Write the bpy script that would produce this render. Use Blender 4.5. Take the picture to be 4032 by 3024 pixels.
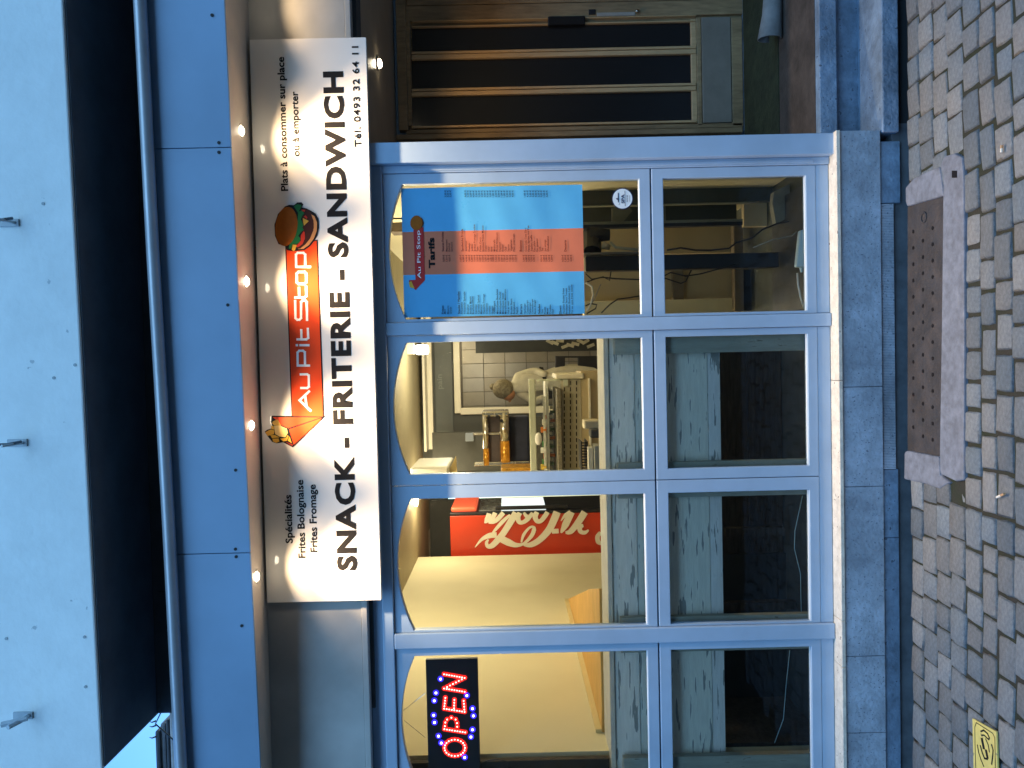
import bpy, bmesh, math, random
from mathutils import Vector, Matrix
from mathutils.geometry import tessellate_polygon
for o in list(bpy.data.objects): bpy.data.objects.remove(o)
S = bpy.context.scene
random.seed(7)
EYE = 1.72
F = 3100.0
YAW, PITCH, ROLL = 0.02751, -0.00424, -0.02285
def axes():
    cy, sy = math.cos(YAW), math.sin(YAW); cp, sp = math.cos(PITCH), math.sin(PITCH)
    fwd = Vector((-sy*cp, cy*cp, sp)); r0 = Vector((cy, sy, 0)); u0 = r0.cross(fwd)
    c, s = math.cos(ROLL), math.sin(ROLL)
    return r0*c+u0*s, u0*c-r0*s, fwd
RIGHT, UP, FWD = axes()
# ---------------- camera (the photograph was taken with the phone on its side) ----------------
cd = bpy.data.cameras.new("camera"); cam = bpy.data.objects.new("camera", cd); S.collection.objects.link(cam)
cd.sensor_width = 36; cd.lens = F/4032*36; cd.clip_start = 0.05; cd.clip_end = 500
m = Matrix.Identity(4)
for i in range(3):
    m[i][0] = -UP[i]; m[i][1] = RIGHT[i]; m[i][2] = -FWD[i]
m[2][3] = EYE
cam.matrix_world = m
S.camera = cam
# ---------------- world: blue evening sky, sun gone behind the house ----------------
W = bpy.data.worlds.new("World"); S.world = W; W.use_nodes = True
nt = W.node_tree; bgn = nt.nodes["Background"]
sky = nt.nodes.new("ShaderNodeTexSky"); sky.sky_type = 'NISHITA'; sky.sun_disc = False
sky.sun_elevation = math.radians(9); sky.sun_rotation = math.radians(20); sky.air_density = 1.0; sky.dust_density = 1.2; sky.ozone_density = 4
tint = nt.nodes.new("ShaderNodeMix"); tint.data_type = 'RGBA'; tint.blend_type = 'MULTIPLY'; tint.inputs[0].default_value = 1
tint.inputs[7].default_value = (0.56, 0.80, 1.0, 1)
nt.links.new(sky.outputs[0], tint.inputs[6]); nt.links.new(tint.outputs[2], bgn.inputs[0])
bgn.inputs[1].default_value = 0.115
sd = bpy.data.lights.new("sun", 'SUN'); sd.energy = 0.5; sd.angle = math.radians(70); sd.color = (0.44, 0.78, 1.0)  # wide blue fill added from the front, standing for diffuse upper-sky brightness
sun = bpy.data.objects.new("sun", sd); S.collection.objects.link(sun)
sun.rotation_euler = Vector((0.15, -0.75, 0.75)).to_track_quat('Z', 'Y').to_euler()
S.view_settings.view_transform = 'Standard'; S.view_settings.look = 'None'; S.view_settings.gamma = 1
S.view_settings.exposure = 2.25
S.view_settings.use_curve_mapping = False

# ---------------- helpers ----------------
def ray(x, y): return RIGHT*(1512-y)+UP*(2016-x)+FWD*F
def at(x, y, Y):
    d = ray(x, y); d = d*(Y/d.y); return Vector((d.x, Y, d.z+EYE))
def atz(x, y, Z):
    d = ray(x, y); d = d*((Z-EYE)/d.z); return Vector((d.x, d.y, Z))
_m = {}
def mat(name, col, rough=0.6, var=0.15, scale=12, bump=0.0, bscale=60, metal=0, spec=0.5, coat=0, emit=None, es=0, stretch=(1,1,1), col2=None, rnd=0.0, dots=None, big=None):
    if name in _m: return _m[name]
    M = bpy.data.materials.new(name); M.use_nodes = True; _m[name] = M
    n = M.node_tree.nodes; l = M.node_tree.links; b = n["Principled BSDF"]
    b.inputs["Roughness"].default_value = rough; b.inputs["Metallic"].default_value = metal
    b.inputs["Specular IOR Level"].default_value = spec; b.inputs["Coat Weight"].default_value = coat; b.inputs["Coat Roughness"].default_value = 0.06
    c = tuple(col)+(1,)
    tc = n.new("ShaderNodeTexCoord"); mp = n.new("ShaderNodeMapping"); mp.inputs[3].default_value = stretch
    l.new(tc.outputs["Object"], mp.inputs[0]); vec = mp.outputs[0]
    if var > 0 or col2:
        t = n.new("ShaderNodeTexNoise"); t.inputs["Scale"].default_value = scale; t.inputs["Detail"].default_value = 7; t.inputs["Roughness"].default_value = 0.62
        l.new(vec, t.inputs[0])
        r = n.new("ShaderNodeValToRGB"); l.new(t.outputs[0], r.inputs[0])
        r.color_ramp.elements[0].position = 0.32; r.color_ramp.elements[1].position = 0.68
        c2 = tuple(col2)+(1,) if col2 else tuple(x*(1-2*var) for x in col)+(1,)
        r.color_ramp.elements[0].color = c2; r.color_ramp.elements[1].color = c
        out = r.outputs[0]
        if big:
            t2 = n.new("ShaderNodeTexNoise"); t2.inputs["Scale"].default_value = big[0]; t2.inputs["Detail"].default_value = 4; l.new(tc.outputs["Object"], t2.inputs[0])
            mr = n.new("ShaderNodeMapRange"); mr.inputs[1].default_value = 0.35; mr.inputs[2].default_value = 0.65; mr.inputs[3].default_value = 1-big[1]; mr.inputs[4].default_value = 1+big[1]*0.4
            l.new(t2.outputs[0], mr.inputs[0])
            mm = n.new("ShaderNodeVectorMath"); mm.operation = 'SCALE'; l.new(out, mm.inputs[0]); l.new(mr.outputs[0], mm.inputs["Scale"]); out = mm.outputs[0]
        if rnd:
            oi = n.new("ShaderNodeObjectInfo"); mr = n.new("ShaderNodeMapRange"); mr.inputs[3].default_value = 1-rnd; mr.inputs[4].default_value = 1+rnd
            l.new(oi.outputs["Random"], mr.inputs[0])
            hs = n.new("ShaderNodeHueSaturation"); l.new(out, hs.inputs["Color"]); l.new(mr.outputs[0], hs.inputs["Value"])
            wn = n.new("ShaderNodeTexWhiteNoise"); wn.noise_dimensions = '1D'; l.new(oi.outputs["Random"], wn.inputs["W"])
            mr2 = n.new("ShaderNodeMapRange"); mr2.inputs[3].default_value = 0.0; mr2.inputs[4].default_value = 1.6; l.new(wn.outputs[0], mr2.inputs[0]); l.new(mr2.outputs[0], hs.inputs["Saturation"])
            out = hs.outputs[0]
        if dots:
            v = n.new("ShaderNodeTexNoise"); v.inputs["Scale"].default_value = dots[0]; v.inputs["Detail"].default_value = 3; l.new(vec, v.inputs[0])
            dr = n.new("ShaderNodeValToRGB"); dr.color_ramp.elements[0].position = 1-dots[1]; dr.color_ramp.elements[1].position = 1.02-dots[1]; l.new(v.outputs[0], dr.inputs[0])
            mx = n.new("ShaderNodeMix"); mx.data_type = 'RGBA'; l.new(dr.outputs[0], mx.inputs[0]); l.new(out, mx.inputs[6]); mx.inputs[7].default_value = tuple(dots[2])+(1,); out = mx.outputs[2]
        l.new(out, b.inputs["Base Color"])
        mr = n.new("ShaderNodeMapRange"); mr.inputs[3].default_value = min(1, rough+0.1); mr.inputs[4].default_value = max(0.02, rough-0.1); l.new(t.outputs[0], mr.inputs[0]); l.new(mr.outputs[0], b.inputs["Roughness"])
    else: b.inputs["Base Color"].default_value = c
    if bump:
        t = n.new("ShaderNodeTexNoise"); t.inputs["Scale"].default_value = bscale; t.inputs["Detail"].default_value = 6; l.new(vec, t.inputs[0])
        bp = n.new("ShaderNodeBump"); bp.inputs["Strength"].default_value = min(1, bump); bp.inputs["Distance"].default_value = 0.004*max(1, bump); l.new(t.outputs[0], bp.inputs["Height"]); l.new(bp.outputs[0], b.inputs["Normal"])
    if emit: b.inputs["Emission Color"].default_value = tuple(emit)+(1,); b.inputs["Emission Strength"].default_value = es
    return M
def glass_mat(name, tintc=(0.97,0.985,0.98), rough=0.0, ior=1.33):
    if name in _m: return _m[name]
    M = bpy.data.materials.new(name); M.use_nodes = True; _m[name] = M
    n = M.node_tree.nodes; l = M.node_tree.links; n.remove(n["Principled BSDF"]); o = n["Material Output"]
    t = n.new("ShaderNodeBsdfTransparent"); t.inputs[0].default_value = tintc+(1,)
    g = n.new("ShaderNodeBsdfGlossy"); g.inputs["Roughness"].default_value = rough
    f = n.new("ShaderNodeFresnel"); f.inputs[0].default_value = ior
    mx = n.new("ShaderNodeMixShader"); l.new(f.outputs[0], mx.inputs[0]); l.new(t.outputs[0], mx.inputs[1]); l.new(g.outputs[0], mx.inputs[2]); l.new(mx.outputs[0], o.inputs[0])
    return M
class G:
    """collects shapes into one mesh"""
    def __init__(s): s.v = []; s.f = []
    def add(s, vs, fs):
        k = len(s.v); s.v += [tuple(v) for v in vs]; s.f += [tuple(i+k for i in f) for f in fs]; return s
    def box(s, x0, x1, y0, y1, z0, z1):
        if x0 > x1: x0, x1 = x1, x0
        if y0 > y1: y0, y1 = y1, y0
        if z0 > z1: z0, z1 = z1, z0
        return s.add([(x0,y0,z0),(x1,y0,z0),(x1,y1,z0),(x0,y1,z0),(x0,y0,z1),(x1,y0,z1),(x1,y1,z1),(x0,y1,z1)],
                     [(0,3,2,1),(4,5,6,7),(0,1,5,4),(1,2,6,5),(2,3,7,6),(3,0,4,7)])
    def hexa(s, p):   # 8 corners, same order as box
        return s.add(p, [(0,3,2,1),(4,5,6,7),(0,1,5,4),(1,2,6,5),(2,3,7,6),(3,0,4,7)])
    def px(s, x0, y0, x1, y1, Y, d):   # axis-aligned box whose front face covers a picture rectangle at depth Y
        a = at(x0, y0, Y); b = at(x1, y1, Y); c = at(x0, y1, Y); e = at(x1, y0, Y)
        return s.box((c.x+b.x)/2, (a.x+e.x)/2, Y, Y+d, (b.z+e.z)/2, (a.z+c.z)/2)
    def poly(s, pts, y0, y1):   # XZ polygon extruded along Y
        n = len(pts); k = len(s.v)
        s.v += [(x, y0, z) for x, z in pts]+[(x, y1, z) for x, z in pts]
        for t in tessellate_polygon([[Vector((x, z, 0)) for x, z in pts]]):
            s.f.append(tuple(k+i for i in t)); s.f.append(tuple(k+n+i for i in reversed(t)))
        for i in range(n): j = (i+1) % n; s.f.append((k+i, k+j, k+n+j, k+n+i))
        return s
    def ring(s, outer, inner, y0, y1):
        n = len(outer); k = len(s.v)
        s.v += [(x,y0,z) for x,z in outer]+[(x,y0,z) for x,z in inner]+[(x,y1,z) for x,z in outer]+[(x,y1,z) for x,z in inner]
        for i in range(n):
            j = (i+1) % n; s.f += [(k+i,k+j,k+n+j,k+n+i),(k+2*n+j,k+2*n+i,k+3*n+i,k+3*n+j),(k+i,k+2*n+i,k+2*n+j,k+j),(k+n+j,k+3*n+j,k+3*n+i,k+n+i)]
        return s
    def tube(s, pts, r, seg=8):
        pts = [Vector(p) for p in pts]; k = len(s.v); n = len(pts)
        for i, p in enumerate(pts):
            t = (pts[min(i+1,n-1)]-pts[max(i-1,0)]).normalized(); a = t.orthogonal().normalized() if i == 0 else (a-t*a.dot(t)).normalized(); b = t.cross(a)
            rr = r[i] if isinstance(r, (list, tuple)) else r
            for j in range(seg):
                w = 2*math.pi*j/seg; s.v.append(tuple(p+(a*math.cos(w)+b*math.sin(w))*rr))
        for i in range(n-1):
            for j in range(seg):
                j2 = (j+1) % seg; s.f.append((k+i*seg+j, k+i*seg+j2, k+(i+1)*seg+j2, k+(i+1)*seg+j))
        s.f.append(tuple(k+j for j in reversed(range(seg)))); s.f.append(tuple(k+(n-1)*seg+j for j in range(seg)))
        return s
    def disc(s, c, r, ax, h, seg=20, r2=None):   # short cylinder
        c = Vector(c); ax = Vector(ax).normalized(); return s.tube([c, c+ax*h], [r, r if r2 is None else r2], seg)
    def ball(s, c, r, seg=10, rings=6, sq=(1,1,1)):
        k = len(s.v)
        for i in range(rings+1):
            p = math.pi*i/rings
            for j in range(seg):
                t = 2*math.pi*j/seg; s.v.append((c[0]+r*sq[0]*math.sin(p)*math.cos(t), c[1]+r*sq[1]*math.sin(p)*math.sin(t), c[2]+r*sq[2]*math.cos(p)))
        for i in range(rings):
            for j in range(seg):
                j2 = (j+1) % seg; s.f.append((k+i*seg+j, k+(i+1)*seg+j, k+(i+1)*seg+j2, k+i*seg+j2))
        return s
def root_of(o):
    while o.parent: o = o.parent
    return o
def put(name, g, mt, parent=None, bev=0, smooth=False, label=None, cat=None, group=None, kind=None):
    vs = [Vector(v) for v in g.v]
    if parent is not None: org = root_of(parent).location.copy()
    else:
        xs = [v.x for v in vs]; ys = [v.y for v in vs]; zs = [v.z for v in vs]
        org = Vector(((min(xs)+max(xs))/2, (min(ys)+max(ys))/2, min(zs)))
    me = bpy.data.meshes.new(name); me.from_pydata([v-org for v in vs], [], g.f); me.validate()
    bm = bmesh.new(); bm.from_mesh(me); bmesh.ops.recalc_face_normals(bm, faces=bm.faces); bm.to_mesh(me); bm.free()
    for mm in (mt if isinstance(mt, list) else [mt]): me.materials.append(mm)
    if smooth: me.polygons.foreach_set("use_smooth", [True]*len(me.polygons))
    o = bpy.data.objects.new(name, me); S.collection.objects.link(o)
    if parent is not None: o.parent = parent
    else: o.location = org
    if bev:
        b = o.modifiers.new("bevel", 'BEVEL'); b.width = bev; b.segments = 2; b.limit_method = 'ANGLE'; b.angle_limit = 0.7
    for k_, v_ in (('label', label), ('category', cat), ('group', group), ('kind', kind)):
        if v_: o[k_] = v_
    return o
def thing(name, loc, label=None, cat=None, group=None, kind=None):
    o = bpy.data.objects.new(name, None); S.collection.objects.link(o); o.location = loc; o.empty_display_size = 0.1
    for k_, v_ in (('label', label), ('category', cat), ('group', group), ('kind', kind)):
        if v_: o[k_] = v_
    return o
def lamp_light(name, kind, loc, energy, color, parent=None, **kw):
    d = bpy.data.lights.new(name, kind); d.energy = energy; d.color = color
    for a, b in kw.items(): setattr(d, a, b)
    o = bpy.data.objects.new(name, d); S.collection.objects.link(o)
    if parent: o.parent = parent; o.location = Vector(loc)-root_of(parent).location
    else: o.location = loc
    return o
# text -> mesh shapes
def text_mesh(s, bold=0.0, spacing=1.0):
    c = bpy.data.curves.new("t", 'FONT'); c.body = s; c.size = 1; c.offset = bold; c.space_character = spacing; c.resolution_u = 3
    o = bpy.data.objects.new("t", c); S.collection.objects.link(o); dg = bpy.context.evaluated_depsgraph_get()
    me = bpy.data.meshes.new_from_object(o.evaluated_get(dg)); vs = [v.co.copy() for v in me.vertices]; fs = [tuple(p.vertices) for p in me.polygons]
    bpy.data.objects.remove(o); bpy.data.curves.remove(c); bpy.data.meshes.remove(me); return vs, fs
CAPH = {}
def caph(b):
    if b not in CAPH: CAPH[b] = max(v.y for v in text_mesh("H", b)[0])-min(v.y for v in text_mesh("H", b)[0])
    return CAPH[b]
def text_g(g, s, X0, X1, Zb, Zt, Y, bold=0.0, spacing=1.0, Zb1=None):
    """text from X0 to X1, baseline Zb, capital height up to Zt, in the XZ plane at Y facing the street"""
    vs, fs = text_mesh(s, bold, spacing)
    if not vs: return g
    a = min(v.x for v in vs); b = max(v.x for v in vs); k = (Zt-Zb)/caph(bold)
    g.add([(X0+(v.x-a)/(b-a)*(X1-X0), Y, Zb+(v.y)*k) for v in vs], fs); return g

# ---------------- materials ----------------
paint = mat("frame paint", (0.38,0.51,0.68), 0.38, 0.04, 5, 0.12, 30, big=(2.5,0.06))
paintw = mat("bead paint", (0.80,0.80,0.80), 0.4, 0.05, 20, 0.1, 40)
render_ = mat("painted render", (0.80,0.88,0.90), 0.75, 0.04, 8, 0.35, 35, dots=(28,0.27,(0.46,0.54,0.58)), big=(1.2,0.06))
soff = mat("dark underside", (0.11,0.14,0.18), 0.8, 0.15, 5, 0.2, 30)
fasc = mat("fascia paint", (0.23,0.37,0.55), 0.42, 0.05, 2, 0.05, 20, big=(1.5,0.1))
cream = mat("soffit paint", (0.55,0.50,0.44), 0.5, 0.06, 6, 0.1, 40)
boardm = mat("board paint", (0.50,0.49,0.47), 0.5, 0.07, 4, 0.1, 30, big=(2,0.15))
signw = mat("sign white", (0.82,0.79,0.75), 0.5, 0.02, 4, 0, spec=.2, coat=0.6)
black = mat("sign black", (0.012,0.011,0.012), 0.5, 0, spec=.15)
gap = mat("dark joint", (0.02,0.024,0.03), 0.8, 0)
stone = mat("blue stone", (0.42,0.49,0.60), 0.75, 0.16, 18, 1.2, 60, dots=(110,0.355,(0.14,0.17,0.23)), big=(5,0.25))
stone2 = mat("dark step stone", (0.20,0.30,0.44), 0.75, 0.2, 20, 1.2, 60, big=(4,0.35), dots=(40,.34,(.07,.1,.15)))
sillm = mat("sill stone", (0.74,0.70,0.62), 0.6, 0.16, 30, 0.4, 90, dots=(60,0.33,(0.25,0.22,0.2)))
doorm = mat("old door paint", (0.40,0.30,0.17), 0.5, 0.2, 9, 0.3, 30, stretch=(6,6,1), big=(2,0.3))
doorgl = mat("door dark glass", (0.012,0.012,0.014), 0.25, 0, spec=0.5)
cobm = mat("cobble stone", (0.30,0.335,0.37), 0.6, 0.16, 45, 2.2, 38, rnd=0.24, big=(7,0.22), dots=(60,.33,(.12,.12,.12)))
soil = mat("joint soil", (0.032,0.028,0.024), 0.95, 0.3, 9, 1.0, 120, col2=(0.018,0.026,0.012))
granite = mat("worn granite", (0.21,0.24,0.31), 0.65, 0.2, 30, 0.7, 45, big=(6,0.15))
rust = mat("rusty iron", (0.055,0.048,0.05), 0.7, 0.3, 14, 1.5, 50, col2=(0.03,0.034,0.045), big=(8,0.3))
glass = glass_mat("window glass")
whitewash = mat("whitewashed plank", (0.84,0.84,0.78), 0.8, 0.10, 6, 0.5, 30, stretch=(1,6,9), dots=(6,0.40,(0.30,0.32,0.31)), rnd=0.06)
darkwood = mat("dark plank", (0.045,0.038,0.034), 0.8, 0.3, 7, 0.5, 30, stretch=(1,5,8))
pine = mat("pine plank", (0.70,0.40,0.10), 0.5, 0.14, 5, 0.15, 30, stretch=(1,4,1))
ywall = mat("cream wall", (0.66,0.61,0.41), 0.8, 0.03, 3, 0.1, 30)
gwall = mat("grey wall", (0.075,0.08,0.072), 0.7, 0.1, 4, 0.1, 30)
tan = mat("tan wall", (0.38,0.33,0.20), 0.8, 0.06, 3)
trimw = mat("cream trim", (0.80,0.76,0.62), 0.45, 0.03, 9)
tilem = mat("grey tile", (0.38,0.36,0.32), 0.3, 0.06, 6, rnd=0.07)
blackp = mat("black plastic", (0.012,0.013,0.018), 0.4, 0)
steel = mat("steel", (0.62,0.6,0.55), 0.25, 0.05, 5, metal=1, stretch=(1,1,8))
beige = mat("beige cupboard", (0.52,0.42,0.24), 0.5, 0.05, 5)
fridgered = mat("fridge red", (0.55,0.045,0.015), 0.35, 0.05, 3)
fridgelet = mat("fridge lettering", (0.75,0.72,0.6), 0.4, 0)
redm = mat("banner red", (0.75,0.06,0.008), 0.5, 0.03, 4, spec=.2)
white = mat("white print", (0.88,0.88,0.88), 0.4, 0)

# ================= ground and pavement =================
g = G(); g.box(-60,60,-60,12,-0.6,-0.045); put("ground", g, soil, kind='structure')
pav = put("pavement", G().box(-2.6,3.2,1.2,3.375,-0.044,-0.0085), soil, kind='structure')
var = []
for k in range(16):
    L, Wd = 1.0, 1.0; rr = random.Random(k+3)
    def rect(i, z, jit): return [(sx*(0.5-i)+rr.uniform(-jit,jit), sy*(0.5-i*1.25)+rr.uniform(-jit,jit), z+rr.uniform(-.0015,.0015)) for sx, sy in ((-1,-1),(0,-1.04),(1,-1),(1.03,0),(1,1),(0,1.04),(-1,1),(-1.03,0))]
    v = rect(-.01,-0.05,0.015)+rect(-.005,-0.011,0.022)+rect(0.015,-0.003,0.022)+rect(0.06,0.001,0.02); v.append((0,0,0.002))
    f = []
    for r in range(3):
        for i in range(8): j = (i+1) % 8; f.append((r*8+i, r*8+j, (r+1)*8+j, (r+1)*8+i))
    for i in range(8): f.append((24+i, 24+(i+1) % 8, 32))
    me = bpy.data.meshes.new("cobblestone"); me.from_pydata(v, [], f); me.materials.append(cobm); me.polygons.foreach_set("use_smooth", [True]*len(f)); me.update(); var.append(me)
DX0, DX1 = atz(3680,1912,0).x, atz(3680,640,0).x      # drain stone left and right ends
far = G(); plock = pav.location.copy(); ncob = 0
yrow = 3.372; r = 0
while yrow > 1.25:
    wdt = random.uniform(0.088, 0.106) if yrow > 2.62 else random.uniform(0.1,0.112)
    yc = yrow-wdt/2; x = -2.5+random.uniform(0,.13)
    while x < 2.6:
        L = random.uniform(0.10,0.165); xc = x+L/2
        if not (yc > 2.985 and DX0+.06 < xc < DX1-.07):
            vis = yc > 2.52 and -1.95 < xc < 1.78
            me = random.choice(var); gapx = random.uniform(0.009,0.020) if yc < 3.02 else random.uniform(.004,.012); sc = (L-gapx, wdt-(random.uniform(0.008,0.014) if yc < 3.02 else random.uniform(.003,.009)), 1)
            z = random.uniform(-0.004,0.003)-(.003 if yc > 2.97 and DX0-.06 < xc < DX1+.06 else 0)-(0.004 if random.random() < .15 else 0); flip = random.choice((0, math.pi))
            slant = (0.08 if xc > 0.5 else -.05 if xc < -.9 else 0)+random.uniform(-.025,.025); dy = random.uniform(-.004,.004)
            M4 = Matrix.Translation((xc, yc+dy, z)) @ Matrix.Rotation(flip+slant, 4, 'Z') @ Matrix.Rotation(random.uniform(-.025,.025), 4, 'X') @ Matrix.Rotation(random.uniform(-.02,.02), 4, 'Y') @ Matrix.Diagonal((*sc, 1))
            if vis and ncob < 300:
                o = bpy.data.objects.new("cobblestone", me); S.collection.objects.link(o); o.parent = pav
                o.matrix_basis = Matrix.Translation(-plock) @ M4; ncob += 1
            else: far.add([M4 @ v.co for v in me.vertices], [tuple(p.vertices) for p in me.polygons])
        x += L
    yrow -= wdt; r += 1
put("cobbles_beyond", far, cobm, pav, smooth=True, kind='stuff')

# drain cover set in the pavement
dr = thing("drain_cover", ((DX0+DX1)/2, 3.2, 0), "long rusty iron drain plate with rows of holes in a worn granite surround", "drain cover")
def zp(x, y, z=0.004): v = atz(x, y, z); return (v.x, v.y)
def flatpoly(gg, pts, z0, z1):
    n = len(pts); k = len(gg.v); gg.v += [(x,y,z0) for x,y in pts]+[(x,y,z1) for x,y in pts]
    for t in tessellate_polygon([[Vector((x,y,0)) for x,y in pts]]): gg.f.append(tuple(k+i for i in t)); gg.f.append(tuple(k+n+i for i in reversed(t)))
    for i in range(n): j = (i+1) % n; gg.f.append((k+i,k+j,k+n+j,k+n+i))
    return gg
inner = [(3572,815),(3714,773),(3700,1797),(3572,1772)]
outerp = [(3568,800),(3572,722),(3640,672),(3700,652),(3716,618),(3760,607),(3795,625),(3797,1300),(3797,1890),(3770,1905),(3722,1928),(3700,1925),(3640,1905),(3560,1885),(3565,1790)]
# surround pieces: right end stone, left end stone, kerb strip
flatpoly(gg := G(), [zp(*q) for q in [(3568,800),(3568,735),(3600,700),(3640,680),(3700,655),(3716,773-2),(3572,813)]], -0.04, 0.006); put("end_stone", gg, granite, dr, bev=0.008)
flatpoly(gg := G(), [zp(*q) for q in [(3572,1774),(3700,1799),(3704,1870),(3740,1900),(3700,1926),(3640,1905),(3560,1887),(3562,1780)]], -0.04, 0.007); put("end_stone", gg, granite, dr, bev=0.008)
flatpoly(gg := G(), [zp(*q) for q in [(3716,770),(3718,690),(3704,650),(3722,615),(3760,604),(3790,620),(3797,700),(3800,1300),(3797,1890),(3765,1895),(3708,1868),(3702,1797),(3710,1300)]], -0.04, 0.008); put("granite_strip", gg, granite, dr, bev=0.006)
flatpoly(gg := G(), [zp(*q, z=-.004) for q in inner], -0.03, -0.006); plate = put("iron_plate", gg, rust, dr)
gg = G()
for i in range(14):
    for j, xx in enumerate((3596, 3634, 3672)):
        y = 912+ i*88/1.18*0.86 + (0,36,-14)[j]
        if y < 1740: v = atz(xx, y, -0.005); gg.disc((v.x,v.y,-0.0055), 0.0082, (0,0,1), 0.0012, 8)
put("drain_hole", gg, black, dr, kind='stuff')
v = atz(3633,856,0); put("lid_ring", G().tube([(v.x+.02*math.cos(t/16*math.tau), v.y+.02*math.sin(t/16*math.tau), -.004) for t in range(17)], .004, 6), rust, dr, smooth=True)
gg = G(); flatpoly(gg, [zp(*q,z=.009) for q in [(3748,672),(3768,672),(3768,700),(3748,700)]], 0.0085, 0.0092); put("key_hole", gg, black, dr)

# yellow plaque on the cobbles
yel = mat("yellow plaque", (0.80,0.66,0.20), 0.5, 0.1, 25, 0.2, 60, dots=(40,0.33,(0.35,0.3,0.15)))
pl = thing("ground_plaque", (*zp(3870,2930), 0.01), "yellow plaque with a black rounded border and emblem lying on the cobbles", "plaque")
def pq(x, y): return (3780+x/6.8, 2780+y/6.8)
flatpoly(gg := G(), [zp(*pq(*q), z=.012) for q in [(335,330),(975,690),(1010,1659),(1015,2150),(400,2050),(365,1659)]], 0.006, 0.013); put("plate", gg, yel, pl, bev=0.001)
gg = G()
def strip3(gg, pts, w, z0, z1):
    for a, b in zip(pts[:-1], pts[1:]):
        a = Vector(a); b = Vector(b); d = (b-a); L_ = d.length or 1; n_ = Vector((-d.y, d.x))/L_*w/2; e = d/L_*w*0.25
        flatpoly(gg, [tuple(a+n_-e), tuple(b+n_+e), tuple(b-n_+e), tuple(a-n_-e)], z0, z1)
bord = [(440,445),(680,600),(880,730),(935,850),(945,1300),(950,1700),(955,2030),(900,2060),(480,1990),(430,1900),(420,1500),(405,1000),(400,560),(440,445)]
strip3(gg, [zp(*pq(*q), z=.013) for q in bord], 0.003, 0.0132, 0.0138)
put("border", gg, black, pl)
gg = G()
for ln, w in (([(560,680),(640,650),(740,740),(790,850),(770,900)], .006), ([(580,780),(650,780),(760,890)], .005), ([(590,880),(640,1130)], .014), ([(690,880),(760,1040),(790,1230)], .005), ([(550,1060),(600,1250),(660,1400),(740,1420)], .007), ([(700,1190),(740,1380)], .013), ([(850,1030),(890,1180),(880,1330),(850,1560)], .006), ([(470,1040),(500,1230),(560,1420),(640,1620)], .005)):
    strip3(gg, [zp(*pq(*q), z=.013) for q in ln], w, 0.0132, 0.0139)
put("emblem", gg, black, pl)
# litter
def butt(x0, y0, x1, y1, lab):
    a = atz(x0,y0,0.012); b = atz(x1,y1,0.012); t = thing("cigarette_butt", a, lab, "cigarette butt", "cigarette butts dropped between the cobbles")
    c = a.lerp(b, .45); put("filter", G().disc(a, .0045, b-a, (c-a).length, 8), mat("filter tan", (0.6,0.35,0.18), .8, .1), t); put("paper", G().disc(c, .0043, b-a, (b-c).length, 8), mat("butt paper", (0.8,0.76,0.68), .8, .05), t)
butt(3955,1945,3925,1958, "pale cigarette butt lying below the left end of the drain cover")
butt(3944,572,3943,600, "pinkish cigarette butt on the cobbles in front of the door steps")

# ================= houses across the street (they close off the low sky) =================
OH = thing("opposite_houses", (0,-7.5,0), "row of dark brick houses standing across the street", "building")
put("brick_wall", G().box(-30,30,-8.5,-7.5,0,7.2), mat("dark brick", (0.055,0.04,0.035), .85, .2, 30, .4, 60), OH)
put("roof", G().hexa([(-30,-12.5,7.2),(30,-12.5,7.2),(30,-7.3,7.2),(-30,-7.3,7.2),(-30,-12.5,8.6),(30,-12.5,8.6),(30,-10.2,8.6),(-30,-10.2,8.6)]), mat("roof slate", (0.05,0.05,0.06), .7, .2, 8), OH)
for i in range(14):
    for z in (1.0,4.2): put("window", G().box(-27.5+i*4,-26.3+i*4,-7.49,-7.45,z,z+1.7), mat("opposite window", (0.04,0.05,0.06), .15, 0), OH)
# ================= the house =================
H = thing("snack_bar_house", (0, 3.5, 0), "grey-blue painted shop house with jutting upper wall, four arched shop windows and recessed doorway", "building")
def hp(name, g, m_, bev=0, parent=None, **k): return put(name, g, m_, parent or H, bev=bev, **k)
# jutting upper wall: front face runs slightly skew
def yf_wall(X): return 2.955-0.0255*(X-1.3)
XL = at(392,3026,3.045).x
Zu = 3.335
def skew(gg, X0, X1, yf, yb, z0, z1):
    f = yf if callable(yf) else (lambda X: yf); b = yb if callable(yb) else (lambda X: yb)
    return gg.hexa([(X0,f(X0),z0),(X1,f(X1),z0),(X1,b(X1),z0),(X0,b(X0),z0),(X0,f(X0),z1),(X1,f(X1),z1),(X1,b(X1),z1),(X0,b(X0),z1)])
hp("upper_wall", skew(G(), XL, 3.6, yf_wall, lambda X: 3.6, Zu, 5.6), render_, bev=0.006)
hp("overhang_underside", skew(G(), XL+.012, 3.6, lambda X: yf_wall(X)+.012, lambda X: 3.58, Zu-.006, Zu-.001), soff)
# screws / knocks in the render
for x, y in ((170,802),(295,1437),(333,2508),(337,2704),(212,1488),(25,2514)):
    v = at(x,y,yf_wall(at(x,y,3).x)); hp("render_knock", G().disc((v.x,v.y-.002,v.z), .006, (0,1,0), .004, 12), soff if False else mat("render chip", (0.40,0.48,0.52), .9, .1))
# strip of wall between overhang and canopy
XW = at(628,2812,3.48).x
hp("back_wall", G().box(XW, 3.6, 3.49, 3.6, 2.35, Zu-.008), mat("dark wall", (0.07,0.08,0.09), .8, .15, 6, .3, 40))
for y in (272, 1350, 2330):
    v = at(575,y,3.49); hp("wall_joint", G().box(v.x-.002,v.x+.002,3.486,3.491,3.0,3.3), gap)
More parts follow.
